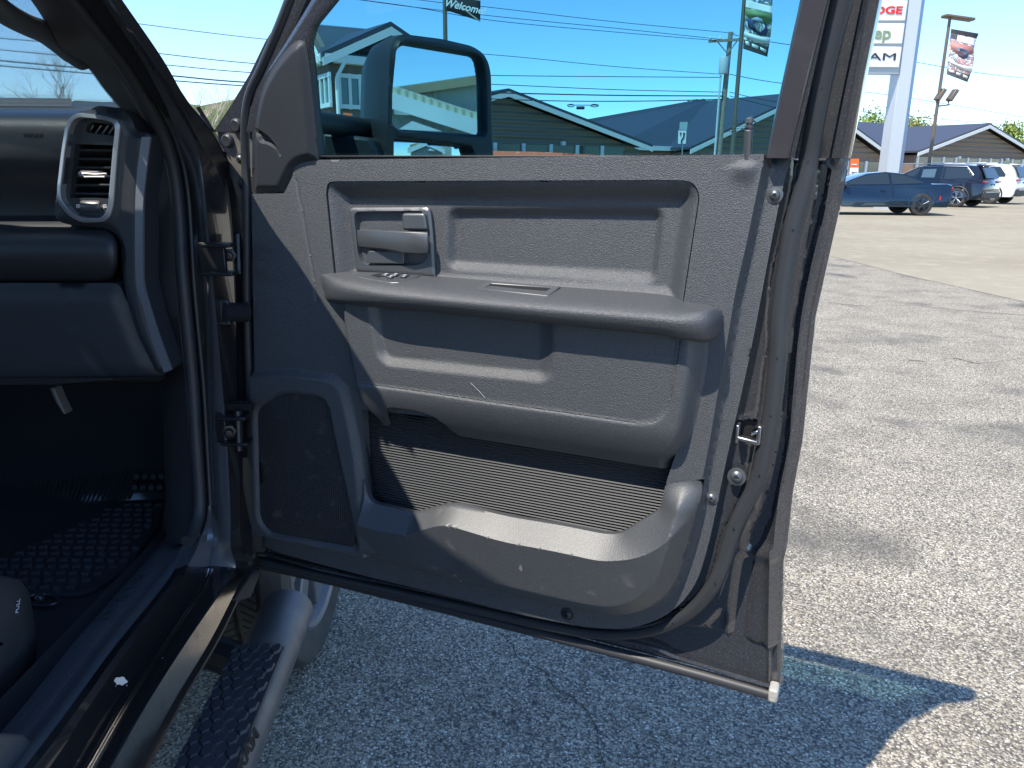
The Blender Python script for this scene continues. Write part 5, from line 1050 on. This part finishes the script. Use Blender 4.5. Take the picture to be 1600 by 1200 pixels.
# seat side
b = MB(); se = [(-300, 880), (0, 898), (24, 903), (36, 920), (44, 958), (50, 1000), (47, 1040), (30, 1080), (2, 1124), (-300, 1300)]
c_ = [atX(x, y, -.86) for x, y in se]; mid_ = np.mean(c_, 0)
ring = lambda k, dx: [p*k+mid_*(1-k)+np.array([dx, 0, 0]) for p in c_+c_[:1]]
b.strip([ring(1.0, -.25), ring(1.0, -.02), ring(.985, .006), ring(.94, .014), ring(.5, .022), ring(.02, .024)]); seat = b.go('seat_side', mat('seat_plastic', (.055, .056, .058), .6, bump=[('noise', 500, .4, .001)]), truck, smooth=60)
c = atX(28, 947, -.835); text('seat_lettering', 'PULL', .011, c, nrm((0, .45, .9)), nrm((0, -.9, .45)), .0004, M['white'], seat)
# ---------------------------------------------------------------- windscreen, roof, rest of the cab (closes the cab and casts its shade)
wp = [np.array(p) for p in [(-.70, 1.75, 1.40), (-2.30, 1.75, 1.40), (-2.2, 1.10, 1.93), (-.78, 1.10, 1.93)]]
wp0 = [atX(215, 180, -.72), None, None, atX(-45, -120, -.76)]
wA_ = atX(215, 185, -.70)+np.array([0, .16, -.06]); wB_ = atX(-40, -190, -.70)+np.array([0, .14, .02])
b = MB(); b.prism([wA_, wA_+np.array([-1.6, .12, 0]), wB_+np.array([-1.5, .08, .03]), wB_], (0, .003, .004)); b.go('windscreen', M['wind'], truck, smooth=0)
rt = L_['G'][-1]; 
ry0 = rt[1]+.0; rz = rt[2]
rail = [L_['B'][-1]+np.array([0, 0, 0]), rt]
RX = -.60
b = MB()
rp = [np.array([RX-.03, ry0, rz-.02]), np.array([RX-.03, ry0-.18, rz+.055]), np.array([RX+.03, ry0-.37, rz+.235]), np.array([RX-.06, -.6, rz+.235]), np.array([RX-.07, -1.2, rz+.16])]  # unseen rail, raised and pushed outward to keep sun off the ground
r2_ = [p+np.array([-.06, .20 if i == 0 else 0, .015 if i < 2 else .04]) for i, p in enumerate(rp)]; r3_ = [np.array([-1.5, p[1]+.30, p[2]+(.03 if i < 2 else .09)]) for i, p in enumerate(rp)]; r4_ = [np.array([-3+.06-p[0], p[1], p[2]+.045]) for p in rp]; r5_ = [np.array([-3-p[0], p[1], p[2]-.12]) for p in rp]
rin = [p+np.array([-.05, 0, -.09]) for p in rp]; 
b.strip([rin, [p+np.array([.0, 0, -.075]) for p in rp], rp, r2_, r3_, r4_, r5_]); b.go('roof', M['paint'], truck, smooth=50)
b = MB(); b.strip([[p+np.array([-.08, 0, -.05]) for p in rp], [np.array([-1.5, p[1]+.1, p[2]+.03]) for p in rp], [np.array([-3+.08-p[0], p[1], p[2]-.05]) for p in rp]]); b.go('headliner', M['head'], truck, smooth=50)
b = MB(); b.box((-2.44, .5, .98), .06, 3.4, .9); b.box((-2.40, -1.15, 1.1), .08, .12, 1.6); b.box((-1.5, -1.2, 1.2), 1.8, .06, 1.5); b.box((-2.36, .15, 1.7), .08, .14, .6); b.go('far_side', M['dark'], truck)
b = MB(); b.box((-.62, -.95, 1.05), .10, .7, 1.0); b.box((-.64, -.1, 1.68), .10, .14, .55); b.box((-.62, -.35, .95), .10, .55, .8); b.go('rear_door', M['paint'], truck, bevel=.02)
b = MB(); b.box((-1.5, -.2, .50), 1.7, 3.2, .09); b.box((-1.5, 2.3, .95), 1.7, .05, .8); b.go('underbody', M['dark'], truck)
# rear seat / front seat bulk so the cab is not empty
b = MB(); b.box((-1.13, .62, .80), .50, .55, .22); b.box((-1.13, .28, 1.2), .50, .16, .75, ey=nrm((0, 1, .25)), ez=nrm((0, -.25, 1))); b.go('front_seat', mat('seat_cloth', (.04, .04, .042), .9, bump=[('noise', 400, .4, .002)]), truck, bevel=.05, seg=3)
# front wing and bonnet ahead of the door
b = MB(); wy = [1.62, 1.9, 2.3, 2.8, 3.3]
b.strip([[np.array([x, y, z-.0*y]) for y in wy] for x, z in [(-.60, .62), (-.545, .75), (-.53, .95), (-.55, 1.15), (-.62, 1.31), (-.80, 1.375), (-1.5, 1.42), (-2.2, 1.375), (-2.38, 1.31), (-2.45, 1.15), (-2.45, .7)]]); b.go('front_wing', M['paint'], truck, smooth=50) if False else None
pw = [(0, 1.33), (1, 1.25)]
b = MB(); yy = [1.66, 1.9, 2.3, 2.8, 3.35]
b.strip([[np.array([x, y, z]) for y in yy] for x, z in [(-.60, .97), (-.585, 1.1), (-.60, 1.24), (-.66, 1.31), (-.85, 1.36), (-1.5, 1.40), (-2.2, 1.36), (-2.40, 1.25), (-2.44, .95)]]); b.go('bonnet', M['paint'], truck, smooth=50)
b = MB(); b.prism([np.array([-.595, y, z]) for y, z in [(1.58, .84), (1.86, .84), (1.80, .98), (1.60, .98)]], (-.03, 0, 0)); b.go('wing_rear', M['paint'], truck)
# cowl sliver between windscreen pillar and mirror plate
b = MB(); b.strip([[atX(x, y, -.60) for x, y in [(306, 168), (320, 190), (334, 212), (352, 245), (372, 290)]], [atX(x, y, -.595) for x, y in [(312, 166), (326, 188), (341, 214), (362, 250), (382, 300)]], [atX(x, y, -.60) + np.array([-.02, .05, -.02]) for x, y in [(312, 168), (326, 190), (341, 217), (362, 254), (382, 305)]]]); b.go('cowl_edge', M['paint'], truck)
# ---------------------------------------------------------------- hinges, check strap
def hinge(y0, y1, nm):
    cy = (y0+y1)/2; b = MB(); zc_ = atX(362, cy, -.56)
    za_, zb_ = atX(362, y0, -.56)[2], atX(362, y1, -.56)[2]
    h_ = b.box((-.575, 1.50, (za_+zb_)/2), .05, .012, abs(za_-zb_)); 
    b.box((-.558, 1.492, za_-.004), .055, .04, .007); b.box((-.558, 1.492, zb_+.004), .055, .04, .007)
    return b
for y0, y1 in ((374, 424), (650, 700)):
    b = hinge(y0, y1, ''); hg = b.go('hinge', M['shade_black'], truck, bevel=.002)
    p = atX(372, y0-8, -.55); q = atX(374, y1+4, -.55); b = MB(); b.tube([p, q], .008, 10); b.go('hinge_pin', M['shade_black'], hg)
    c = atX(358, (y0+y1)/2, -.56); b = MB(); b.lathe(c, nrm((.3, -1, 0)), [(0, .012), (.007, .011), (.009, .006), (.009, 0), (.014, -.001), (.014, -.006)], 6); b.go('bolt', M['shade_black'], hg, smooth=25)
b = MB(); p0 = atX(348, 488, -.57); p1 = atX(390, 488, -.53); ax = p1-p0; prof = []
for i in range(9): prof += [(.020, i/9), (.014, i/9+.055)]
b.lathe(p0, ax, [(0, -.12*0)]+[(r_, h*np.linalg.norm(ax)) for r_, h in prof], 14); b.go('wiring_boot', M['rubber'], truck, smooth=30)
b = MB(); b.box(atX(352, 488, -.568), .02, .012, .05); b.go('boot_flange', M['rubberg'], truck, bevel=.003)
b = MB(); b.box(atX(376, 635, -.55), .05, .012, .014); b.lathe(atX(378, 634, -.55), (1, 0, 0), [(.012*(1 if i % 2 else .75), -.02+i*.004) for i in range(11)], 10); b.go('check_strap', M['shade_black'], truck)
b = MB(); b.strip([[atX(x, y, -.585) for x, y in [(334, 230), (345, 330), (352, 450), (360, 600), (368, 720), (388, 870)]], [atX(x, y, -.545)+np.array([0, .05, 0]) for x, y in [(372, 250), (380, 330), (386, 450), (392, 600), (396, 720), (398, 876)]]]); b.go('pillar_face', M['shade_black'], truck)
# ---------------------------------------------------------------- running board
rtop = [atZ(x, y, .468) for x, y in [(446, 946), (441, 975)]]
RBX = -.529; RBY = 1.645
b = MB(); rr_ = .056; zc_ = .412; prof = []
for k in range(20):
    a = 2*math.pi*k/20; prof.append((math.cos(a)*.061, math.sin(a)*.052))
ringsY = [RBY, RBY-.004, RBY-.30, RBY-.8, RBY-1.9]
def rb_ring(y, s_): return [np.array([RBX+(RBY-y)*.047+px_*s_, y, zc_+pz*s_]) for px_, pz in prof+prof[:1]]
b.strip([rb_ring(RBY+.005, .05), rb_ring(RBY+.005, .90), rb_ring(RBY+.001, .97), rb_ring(RBY-.005, 1), rb_ring(RBY-.3, 1), rb_ring(RBY-2.2, 1)]); board = b.go('running_board', M['board'], truck, smooth=50)
pyf = atZ(408, 1007, .462)[1]; px0 = atZ(374, 1007, .462)[0]; px1 = atZ(443, 1007, .462)[0]
b = MB(); pw_ = (px1-px0); pcx = (px0+px1)/2
b.prism([np.array([px0-.006, pyf, .452]), np.array([px1+.004, pyf, .452]), np.array([px1+.004+.094, pyf-2.0, .452]), np.array([px0-.006+.094, pyf-2.0, .452])], (0, 0, .008)); b.go('step_pad', M['tread'], board, bevel=.003)
b = MB(); hs = pw_/4/1.04; row_i = 0; y = pyf-.006
while y > pyf-1.3:
    for k in range(5):
        x = px1-hs*.5-k*hs+(hs*.5 if row_i % 2 else 0)
        if px0-.008 < x < px1+.008 and not (row_i % 2 and x+hs*.3 > px1+.006):
            pts = [np.array([x+math.sin(j*math.pi/3)*hs*.535, y-hs*.4+math.cos(j*math.pi/3)*hs*.535*1.65, .4595]) for j in range(6)]; pts = [np.array([min(max(p[0], px0-.006), px1+.004), p[1], p[2]]) for p in pts]; top_ = [p*np.array([1, 1, 0])+np.array([0, 0, .4655]) for p in pts]
            cx_, cy_ = x, y-hs*.4
            top_ = [np.array([cx_+(p[0]-cx_)*.80, cy_+(p[1]-cy_)*.80, p[2]]) for p in top_]; sh_ = np.array([(pyf-y)*.047, 0, 0]); b.add([p+sh_ for p in pts+top_], [tuple(range(6, 12))]+[(j, (j+1) % 6, 6+(j+1) % 6, 6+j) for j in range(6)])
    y -= hs*.81*1.65; row_i += 1
b.go('hexagon_tread', M['tread'], board, smooth=0)
c = atX(387, 1172, RBX+.052+(RBY-1.1)*.047); text('step_lettering', 'RAM', .026, c+np.array([.002, 0, 0]), (0, 1, 0), nrm((-.45, 0, 1)), .0006, M['deep'], board, sx=1.8, off=.001)
b = MB(); yb_ = atZ(330, 1030, .36)[1]; b.tube([np.array([RBX, yb_, .40]), np.array([RBX-.05, yb_, .36]), np.array([-.62, yb_, .36]), np.array([-.75, yb_, .42])], [.03, .036, .04, .04], 10); b.go('step_bracket', M['dark'], board)
b = MB(); b.prism([np.array([-.76, y_, z_]) for y_, z_ in [(.0, .50), (1.45, .50), (1.45, .40), (1.3, .34), (.0, .36)]], (-.10, 0, 0)); b.go('frame_rail', M['dark'], truck, bevel=.01)
b = MB(); b.prism([atX(x, y, -.565) for x, y in [(398, 887), (408, 888), (404, 905), (392, 935), (372, 942), (366, 938)]], (-.05, .01, 0)); b.go('wing_corner', M['dark'], truck, bevel=.004)
# ---------------------------------------------------------------- front wheel
WX0 = -.575; TR = .405; M['rimg'] = mat('dusty_grey_rim', (.22, .22, .22), .45, metal=.6); WY = 2.12
tw = .30; prof = [(TR-.112, 0), (TR-.055, .012), (TR-.02, .004), (TR-.008, -.012), (TR, -.035)]
for k in range(4):
    u = -.045-k*.062; prof += [(TR, u), (TR-.012, u-.003), (TR-.012, u-.011), (TR, u-.014)]
prof += [(TR, -tw+.04), (TR-.01, -tw+.015), (TR-.06, -tw-.01), (TR-.10, -tw)]
whl = thing('wheel', '', '') if False else None
b = MB(); b.lathe((WX0, WY, TR-.005), (1, 0, 0), prof, 96); wheel = b.go('front_wheel', mat('dusty_tyre', (.045, .042, .038), .85, bump=[('noise', 90, .3, .003)], var=[(8, (.075, .068, .058), .4, .7)]), truck, smooth=30)
b = MB()
for k in range(110):
    a = 2*math.pi*k/110
    for i in range(1, 5):
        u = -.02-.062*i if i else -.022; c = np.array([WX0-.015-.062*i, WY+math.cos(a+i*.02)*(TR-.0012), TR-.005+math.sin(a+i*.02)*(TR-.0012)]); t_ = nrm((0, -math.sin(a), math.cos(a))); n_ = np.array([0, math.cos(a), math.sin(a)])
        b.box(c, .046, .0042, .004, ex=nrm(np.array([1, 0, 0])*.87+t_*(.5 if i % 2 else -.5)), ey=nrm(t_*.87-np.array([1, 0, 0])*(.5 if i % 2 else -.5)), ez=n_)
b.go('tread_sipes', M['deep'], wheel, smooth=0)
b = MB(); b.lathe((WX0, WY, TR-.005), (1, 0, 0), [(TR-.105, .002), (TR-.115, .006), (TR-.13, .0), (TR-.145, -.05), (TR-.155, -.18)], 64); rim = b.go('rim', M['rimg'], wheel)
for k in range(8):
    a = k*math.pi/4+.2; d_ = np.array([0, math.cos(a), math.sin(a)]); t_ = np.array([0, -math.sin(a), math.cos(a)]); c = np.array([WX0-.02, WY, TR-.005])
    b = MB(); b.prism([c+d_*.06+t_*.03, c+d_*(TR-.13)+t_*.045, c+d_*(TR-.13)-t_*.045, c+d_*.06-t_*.03], (-.03, 0, 0)); b.go('spoke', M['rimg'], wheel, bevel=.006)
b = MB(); b.lathe((WX0, WY, TR-.005), (1, 0, 0), [(0, .02), (.05, .018), (.065, .0), (.07, -.06)], 24); b.go('hub', M['rimg'], wheel)
# ================================================================== PARKED CARS
def wheel_(b_parent, x, y, r, m_r, side):
    b = MB(); b.lathe((x, y, r), (0, 1, 0), [(r*.66, .11), (r*.80, .125), (r*.96, .11), (r, .07), (r, -.07), (r*.96, -.11), (r*.66, -.11)], 36); t_ = b.go('wheel', M['tyre'], b_parent, local=True, smooth=40)
    b = MB(); b.lathe((x, y, r), (0, side, 0), [(r*.70, .115), (r*.66, .105), (r*.60, .07), (r*.2, .05), (0, .05)], 30); b.go('rim_well', M['deep'], t_, local=True)
    b = MB()
    for k in range(5):
        a = k*2*math.pi/5+.3; 
        for s in (-.17, .17):
            d_ = np.array([math.cos(a+s*.35), 0, math.sin(a+s*.35)]); e_ = np.array([math.cos(a+s), 0, math.sin(a+s)]); b.tube([np.array([x, y+side*.105, r])+d_*r*.1, np.array([x, y+side*.115, r])+e_*r*.66], r*.05, 5)
    b.lathe((x, y, r), (0, side, 0), [(r*.70, .118), (r*.66, .122), (r*.63, .105)], 36); b.lathe((x, y, r), (0, side, 0), [(0, .125), (r*.12, .12), (r*.16, .09)], 12); b.go('rim', m_r, t_, local=True, smooth=40)
def car(name, label, cat, loc, rz, scale, L, W, belt, roofp, bodyp, wheels, r, pm, rimm, side_win, lower=None, rear=None, group='cars parked in front of the brick building'):
    t_ = thing(name, label, cat, loc, group, rz); t_.scale = (scale,)*3
    hw = W/2
    # body: side outline swept over the width with tuck-in at the sides
    pts = np.array(bodyp); 
    # cut wheel arches into the bottom edge
    zb = pts[:, 1].min(); out = [tuple(p) for p in pts]
    bot = []
    for wx in sorted(wheels):
        bot += [(wx+math.cos(a)*r*1.13, max(zb, r+math.sin(a)*r*1.13)) for a in np.linspace(math.pi+.35, -.35, 14)]
    out += bot if False else []
    full = np.array(list(pts)+[q for q in sorted_bottom(bot, pts)])
    rings = []
    top = full[:, 1].max(); c_ = np.array([full[:, 0].mean(), (top+zb)/2])
    for yk, k in [(-1, .965), (-.985, .985), (-.9, 1.0), (0, 1.012), (.9, 1.0), (.985, .985), (1, .965)]:
        q = full.copy(); q[:, 0] = c_[0]+(q[:, 0]-c_[0])*(1-(1-k)*1.0)
        up = q[:, 1] > zb+.25; q[up, 1] = q[up, 1]-(1-k)*.9*(q[up, 1]-zb)
        inset = np.where(q[:, 1] > .55*top, (q[:, 1]-.55*top)*.22, 0)+np.where(q[:, 1] < .30, (.30-q[:, 1])*.3, 0)
        rings.append([(x, yk*(hw-(i_ if abs(yk) > .5 else 0)), z) for (x, z), i_ in zip(q, inset)])
    b = MB(); n = len(full); V = [p for rr in rings for p in rr]; F = []
    for i in range(len(rings)-1):
        for j in range(n): F.append((i*n+j, i*n+(j+1) % n, (i+1)*n+(j+1) % n, (i+1)*n+j))
    F += [tuple(range(n)), tuple((len(rings)-1)*n+j for j in range(n))]
    b.add(V, F); b.go('body', pm, t_, local=True, smooth=38)
    # greenhouse
    gp_ = np.array(roofp); n = len(gp_); b = MB(); zb2 = gp_[:, 1].min(); zt = gp_[:, 1].max(); rings = []
    for yk in (-1, -.93, 0, .93, 1):
        rings.append([(x, yk*(hw*.93-(z-zb2)/(zt-zb2)*hw*.26), z+(.015 if yk == 0 else (-.015 if abs(yk) == 1 else 0))*(z-zb2)) for x, z in gp_])
    V = [p for rr in rings for p in rr]; F = []
    for i in range(4):
        for j in range(n): F.append((i*n+j, i*n+(j+1) % n, (i+1)*n+(j+1) % n, (i+1)*n+j))
    F += [tuple(range(n)), tuple(4*n+j for j in range(n))]; b.add(V, F); b.go('cabin', pm, t_, local=True, smooth=30)
    for s in (-1, 1):
        for win in side_win:
            b = MB(); P3 = [np.array([x, s*(hw*.93-(z-zb2)/(zt-zb2)*hw*.26+.004), z]) for x, z in win]; b.prism(P3, (0, s*.006, 0)); b.go('side_window', M['carglass'], t_, local=True, smooth=0)
    for wx in wheels:
        for s in (-1, 1): wheel_(t_, wx, s*(hw-.12), r, rimm, s)
    return t_, hw, zb2, zt
def sorted_bottom(bot, pts):
    # pts run along the top from the front foot to the rear foot; return bottom from rear to front with arches
    return sorted(bot, key=lambda q: -q[0]) if False else bot[::-1] if bot[0][0] < bot[-1][0] else bot
def gpos(px, py, Y): q = atY(px, py, Y); return (q[0], q[1], 0)
navy = paintmat('navy_metallic', (.007, .021, .040)); blackp = paintmat('black_blue_metallic', (.012, .015, .024)); whitep = mat('white_car_paint', (.74, .74, .73), .25, coat=1.)
# blue coupe, nose to the left (local +x is forward)
t_, hw, zb2, zt = car('coupe', 'dark blue two door coupe parked side on, nearest of the three cars', 'car', gpos(1349, 320, 29.4), R(177), 1.06, 5.2, 1.95, .95,
    [(1.35, .92), (.75, 1.18), (.25, 1.36), (-.35, 1.42), (-.95, 1.36), (-1.55, 1.16), (-1.95, .98), (-1.9, .90)],
    [(2.55, .30), (2.62, .55), (2.5, .74), (1.9, .88), (1.3, .95), (0, .98), (-1.0, 1.0), (-1.8, 1.03), (-2.35, 1.04), (-2.52, 1.0), (-2.56, .80), (-2.50, .45), (-2.42, .28)],
    [1.55, -1.55], .365, navy, M['rimd'], [[(1.08, .99), (.62, 1.20), (.2, 1.32), (-.25, 1.37), (-.42, 1.36), (-.46, 1.02)], [(-.54, 1.02), (-.50, 1.355), (-.95, 1.30), (-1.42, 1.14), (-1.6, 1.06)]])
for s in (-1, 1):
    b = MB(); b.box((1.0, s*(hw+.05), 1.0), .16, .16, .12); b.go('door_mirror', M['chrome'] if s < 0 else navy, t_, local=True, bevel=.04)
    b = MB(); b.box((-2.50, s*.55, .88), .06, .75, .10); b.go('tail_lamp', mat('red_lamp', (.35, .01, .01), .2), t_, local=True, bevel=.02)
    b = MB(); b.box((-2.12, s*(hw-.03), .58), .05, .02, .14); b.go('side_marker', mat('red_marker', (.5, .02, .02), .3), t_, local=True)
    b = MB(); b.box((-.25, s*(hw-.02), .82), .18, .03, .03); b.go('door_handle', navy, t_, local=True, bevel=.01)
    b = MB(); b.tube([np.array([x, s*(hw-.012), z]) for x, z in [(1.15, .9), (1.12, .5), (.95, .30)]], .006, 4); b.tube([np.array([x, s*(hw-.012), z]) for x, z in [(-.55, .97), (-.62, .5), (-.5, .30)]], .006, 4); b.go('door_gap', M['deep'], t_, local=True)
def suv(label, px, py, Y, rz, sc, pm, rimm, clad):
    t_, hw, zb2, zt = car('sport_utility_car', label, 'car', gpos(px, py, Y), rz, sc, 4.9, 2.0, 1.05,
        [(1.35, 1.05), (.85, 1.40), (.35, 1.70), (-.3, 1.77), (-1.4, 1.76), (-2.05, 1.70), (-2.25, 1.45), (-2.42, 1.10), (-2.4, 1.0)],
        [(2.35, .35), (2.46, .62), (2.42, .90), (2.2, 1.02), (1.3, 1.10), (0, 1.12), (-1.6, 1.14), (-2.40, 1.16), (-2.47, 1.0), (-2.50, .75), (-2.46, .45), (-2.35, .33)],
        [1.5, -1.5], .39, pm, rimm, [[(1.02, 1.15), (.72, 1.38), (.36, 1.58), (.26, 1.60), (.22, 1.15)], [(.14, 1.15), (.17, 1.61), (-.75, 1.64), (-.78, 1.15)], [(-.86, 1.16), (-.84, 1.64), (-1.65, 1.63), (-1.95, 1.30), (-1.95, 1.20)]])
    b = MB(); b.prism([np.array([x, y, z]) for x, y, z in [(-2.44, -.72, 1.20), (-2.44, .72, 1.20), (-2.20, .62, 1.62), (-2.20, -.62, 1.62)]], (-.05, 0, .012)); b.go('rear_window', M['carglass'], t_, local=True, smooth=0)
    b = MB(); b.box((-2.12, 0, 1.73), .30, 1.3, .05, ex=nrm((1, 0, .08)), ez=nrm((-.08, 0, 1))); b.go('spoiler', pm, t_, local=True, bevel=.015)
    for s in (-1, 1):
        b = MB(); b.box((-2.46, s*.72, 1.06), .07, .46, .07); b.go('tail_lamp', mat('red_lamp', (.4, .015, .015), .2), t_, local=True, bevel=.015)
        b = MB(); b.box((-2.49, s*.66, .66), .03, .30, .05); b.go('reflector', mat('red_marker', (.5, .02, .02), .3), t_, local=True)
        b = MB(); b.box((1.0, s*(hw+.06), 1.14), .14, .18, .14); b.go('door_mirror', pm, t_, local=True, bevel=.04)
        b = MB(); b.box((.15, s*(hw*.70), 1.80), 2.4, .04, .04); b.go('roof_rail', M['satin'], t_, local=True, bevel=.01)
        b = MB(); b.tube([np.array([x, s*(hw*.93-.0-(z-zb2)/(zt-zb2)*hw*.26+.008), z]) for x, z in [(.9, 1.36), (.3, 1.665), (-.8, 1.70), (-1.66, 1.68), (-1.99, 1.33)]], .018, 5); b.go('window_trim', M['satin'], t_, local=True)
        for wx in (1.5, -1.5):
            b = MB(); b.tube([np.array([wx+math.cos(a)*.47, s*(hw-.015), .39+math.sin(a)*.47]) for a in np.linspace(-.2, math.pi+.2, 16)], .035, 5); b.go('wheel_arch', clad, t_, local=True)
    b = MB(); b.box((-2.46, 0, .52), .16, 1.86, .30); b.go('rear_bumper', clad, t_, local=True, bevel=.04)
    b = MB(); b.box((-2.55, 0, .64), .02, 1.5, .05); b.go('bumper_strip', M['satin'], t_, local=True)
    b = MB(); b.box((-2.49, 0, .90), .03, .5, .17); b.go('number_plate_recess', clad, t_, local=True, bevel=.01)
    return t_
clad = mat('black_cladding', (.03, .03, .032), .6)
d_ = suv('black sport utility car seen from its rear corner, between the coupe and the white one', 1450, 318, 38., R(131), 1.06, blackp, M['rim'], clad)
b = MB(); hw_ = 1.0; b.prism([np.array([x, 1.0*.93-(z-1.0)/(.77)*1.0*.26+.012, z]) for x, z in [(.10, 1.22), (.10, 1.56), (-.45, 1.58), (-.45, 1.22)]], (0, .003, 0)); b.go('window_sticker', mat('sticker', (.35, .42, .38), .5), d_, local=True, smooth=0)
suv('white sport utility car at the right edge beside the black one', 1502, 318, 42.5, R(131), 1.12, whitep, M['rim'], clad)
# grass strip under the coupe's nose
tag(sheet('verge', [tuple(atZ(x, y)[:2]) for x, y in [(1290, 320), (1352, 321), (1362, 316), (1340, 313), (1290, 312)]], mat('verge_grass', (.14, .17, .05), .95, var=[(3, (.22, .2, .09), .4, .6)]), .02), kind='structure')
# ================================================================== CREAM METAL BUILDING BESIDE THE LOT (seen in the door mirror)
def mref(px, py, X):
    p = MIR.P(px, py, -.018); v = nrm(CAM-p); r_ = 2*np.dot(mn, v)*mn-v; k = (X-p[0])/r_[0]; return p+r_*k
cream = mat('cream_metal_siding', (.52, .50, .40), .5, bump=[('bandy', 1.2, .6, .04)]); cream_shade = mat('shaded_metal_siding', (.36, .37, .34), .5, bump=[('bandy', 1.2, .6, .04)])  # second siding darkened to put the gable wall's shade into its colour
croof = mat('cream_metal_roof', (.62, .58, .40), .45, bump=[('bandy', 1.5, .7, .05)]); brn = mat('tan_fascia', (.36, .28, .17), .6)
X1, X2 = 20., 27.
m_ = lambda px, py, X: mref(px, py, X)
p_t0 = m_(619, 141, X2); p_t1 = m_(756, 121, X2)
mb_ = thing('metal_building', 'cream metal clad building with pale gable, seen reflected in the door mirror', 'building', (X1, p_t1[1], 0))
ya, yb = sorted((p_t0[1], p_t1[1])); d1 = p_t1-p_t0
def ext(p, d, k): return p+d*k
T0 = ext(p_t0, d1, -1.2); T1 = ext(p_t1, d1, .8)
b = MB(); b.prism([T0, T1, np.array([T1[0], T1[1], 0]), np.array([T0[0], T0[1], 0])], (8, 0, 0)); b.go('tall_wall', cream, mb_, smooth=0)
f_h = np.linalg.norm(m_(700, 140, X2)-m_(700, 129, X2))
b = MB(); b.prism([T0+np.array([-.35, 0, .08]), T1+np.array([-.35, 0, .08]), T1+np.array([-.35, 0, -f_h]), T0+np.array([-.35, 0, -f_h])], (9, 0, 0)); b.go('fascia', brn, mb_, smooth=0)
g0 = m_(621, 148, X1); g1 = m_(752, 190, X1); dg_ = g1-g0
apex = g0-dg_*.05; low = g1+dg_*.06; oth = np.array([apex[0], 2*apex[1]-low[1], low[2]])
b = MB(); b.prism([apex, low, np.array([low[0], low[1], 0]), np.array([oth[0], oth[1], 0]), oth], (.25, 0, 0)); b.go('gable_wall', cream_shade, mb_, smooth=0)
for e in (low, oth):
    d_ = nrm(e-apex); b = MB(); e2 = e+d_*.5; b.prism([apex+np.array([-.5, 0, .12]), e2+np.array([-.5, 0, .12]), e2+np.array([-.5, 0, -.02]), apex+np.array([-.5, 0, -.02])], (6.8, 0, .55)); b.go('roof', croof, mb_, smooth=0)
    b = MB(); b.prism([apex+np.array([-.55, 0, -.02]), e2+np.array([-.55, 0, -.02]), e2+np.array([-.55, 0, -.42]), apex+np.array([-.55, 0, -.42])], (.08, 0, 0)); b.go('rake_board', M['wtrim'], mb_, smooth=0)
c = m_(628, 168, X1-.4); b = MB(); b.box(c, .2, .42, .34, ex=nrm((1, 0, .3)), ez=nrm((-.3, 0, 1))); b.go('floodlight', trimw, mb_, bevel=.03)
b = MB(); b.box(c+np.array([.3, -.45, .1]), .5, .06, .35); b.go('floodlight_arm', M['dark'], mb_)
q = [m_(*p, X1-2.5) for p in [(623, 202), (644, 189), (690, 205)]]; b = MB(); b.prism(q, (2.4, 0, 0)); b.go('porch_gable', trimw, mb_, smooth=0)
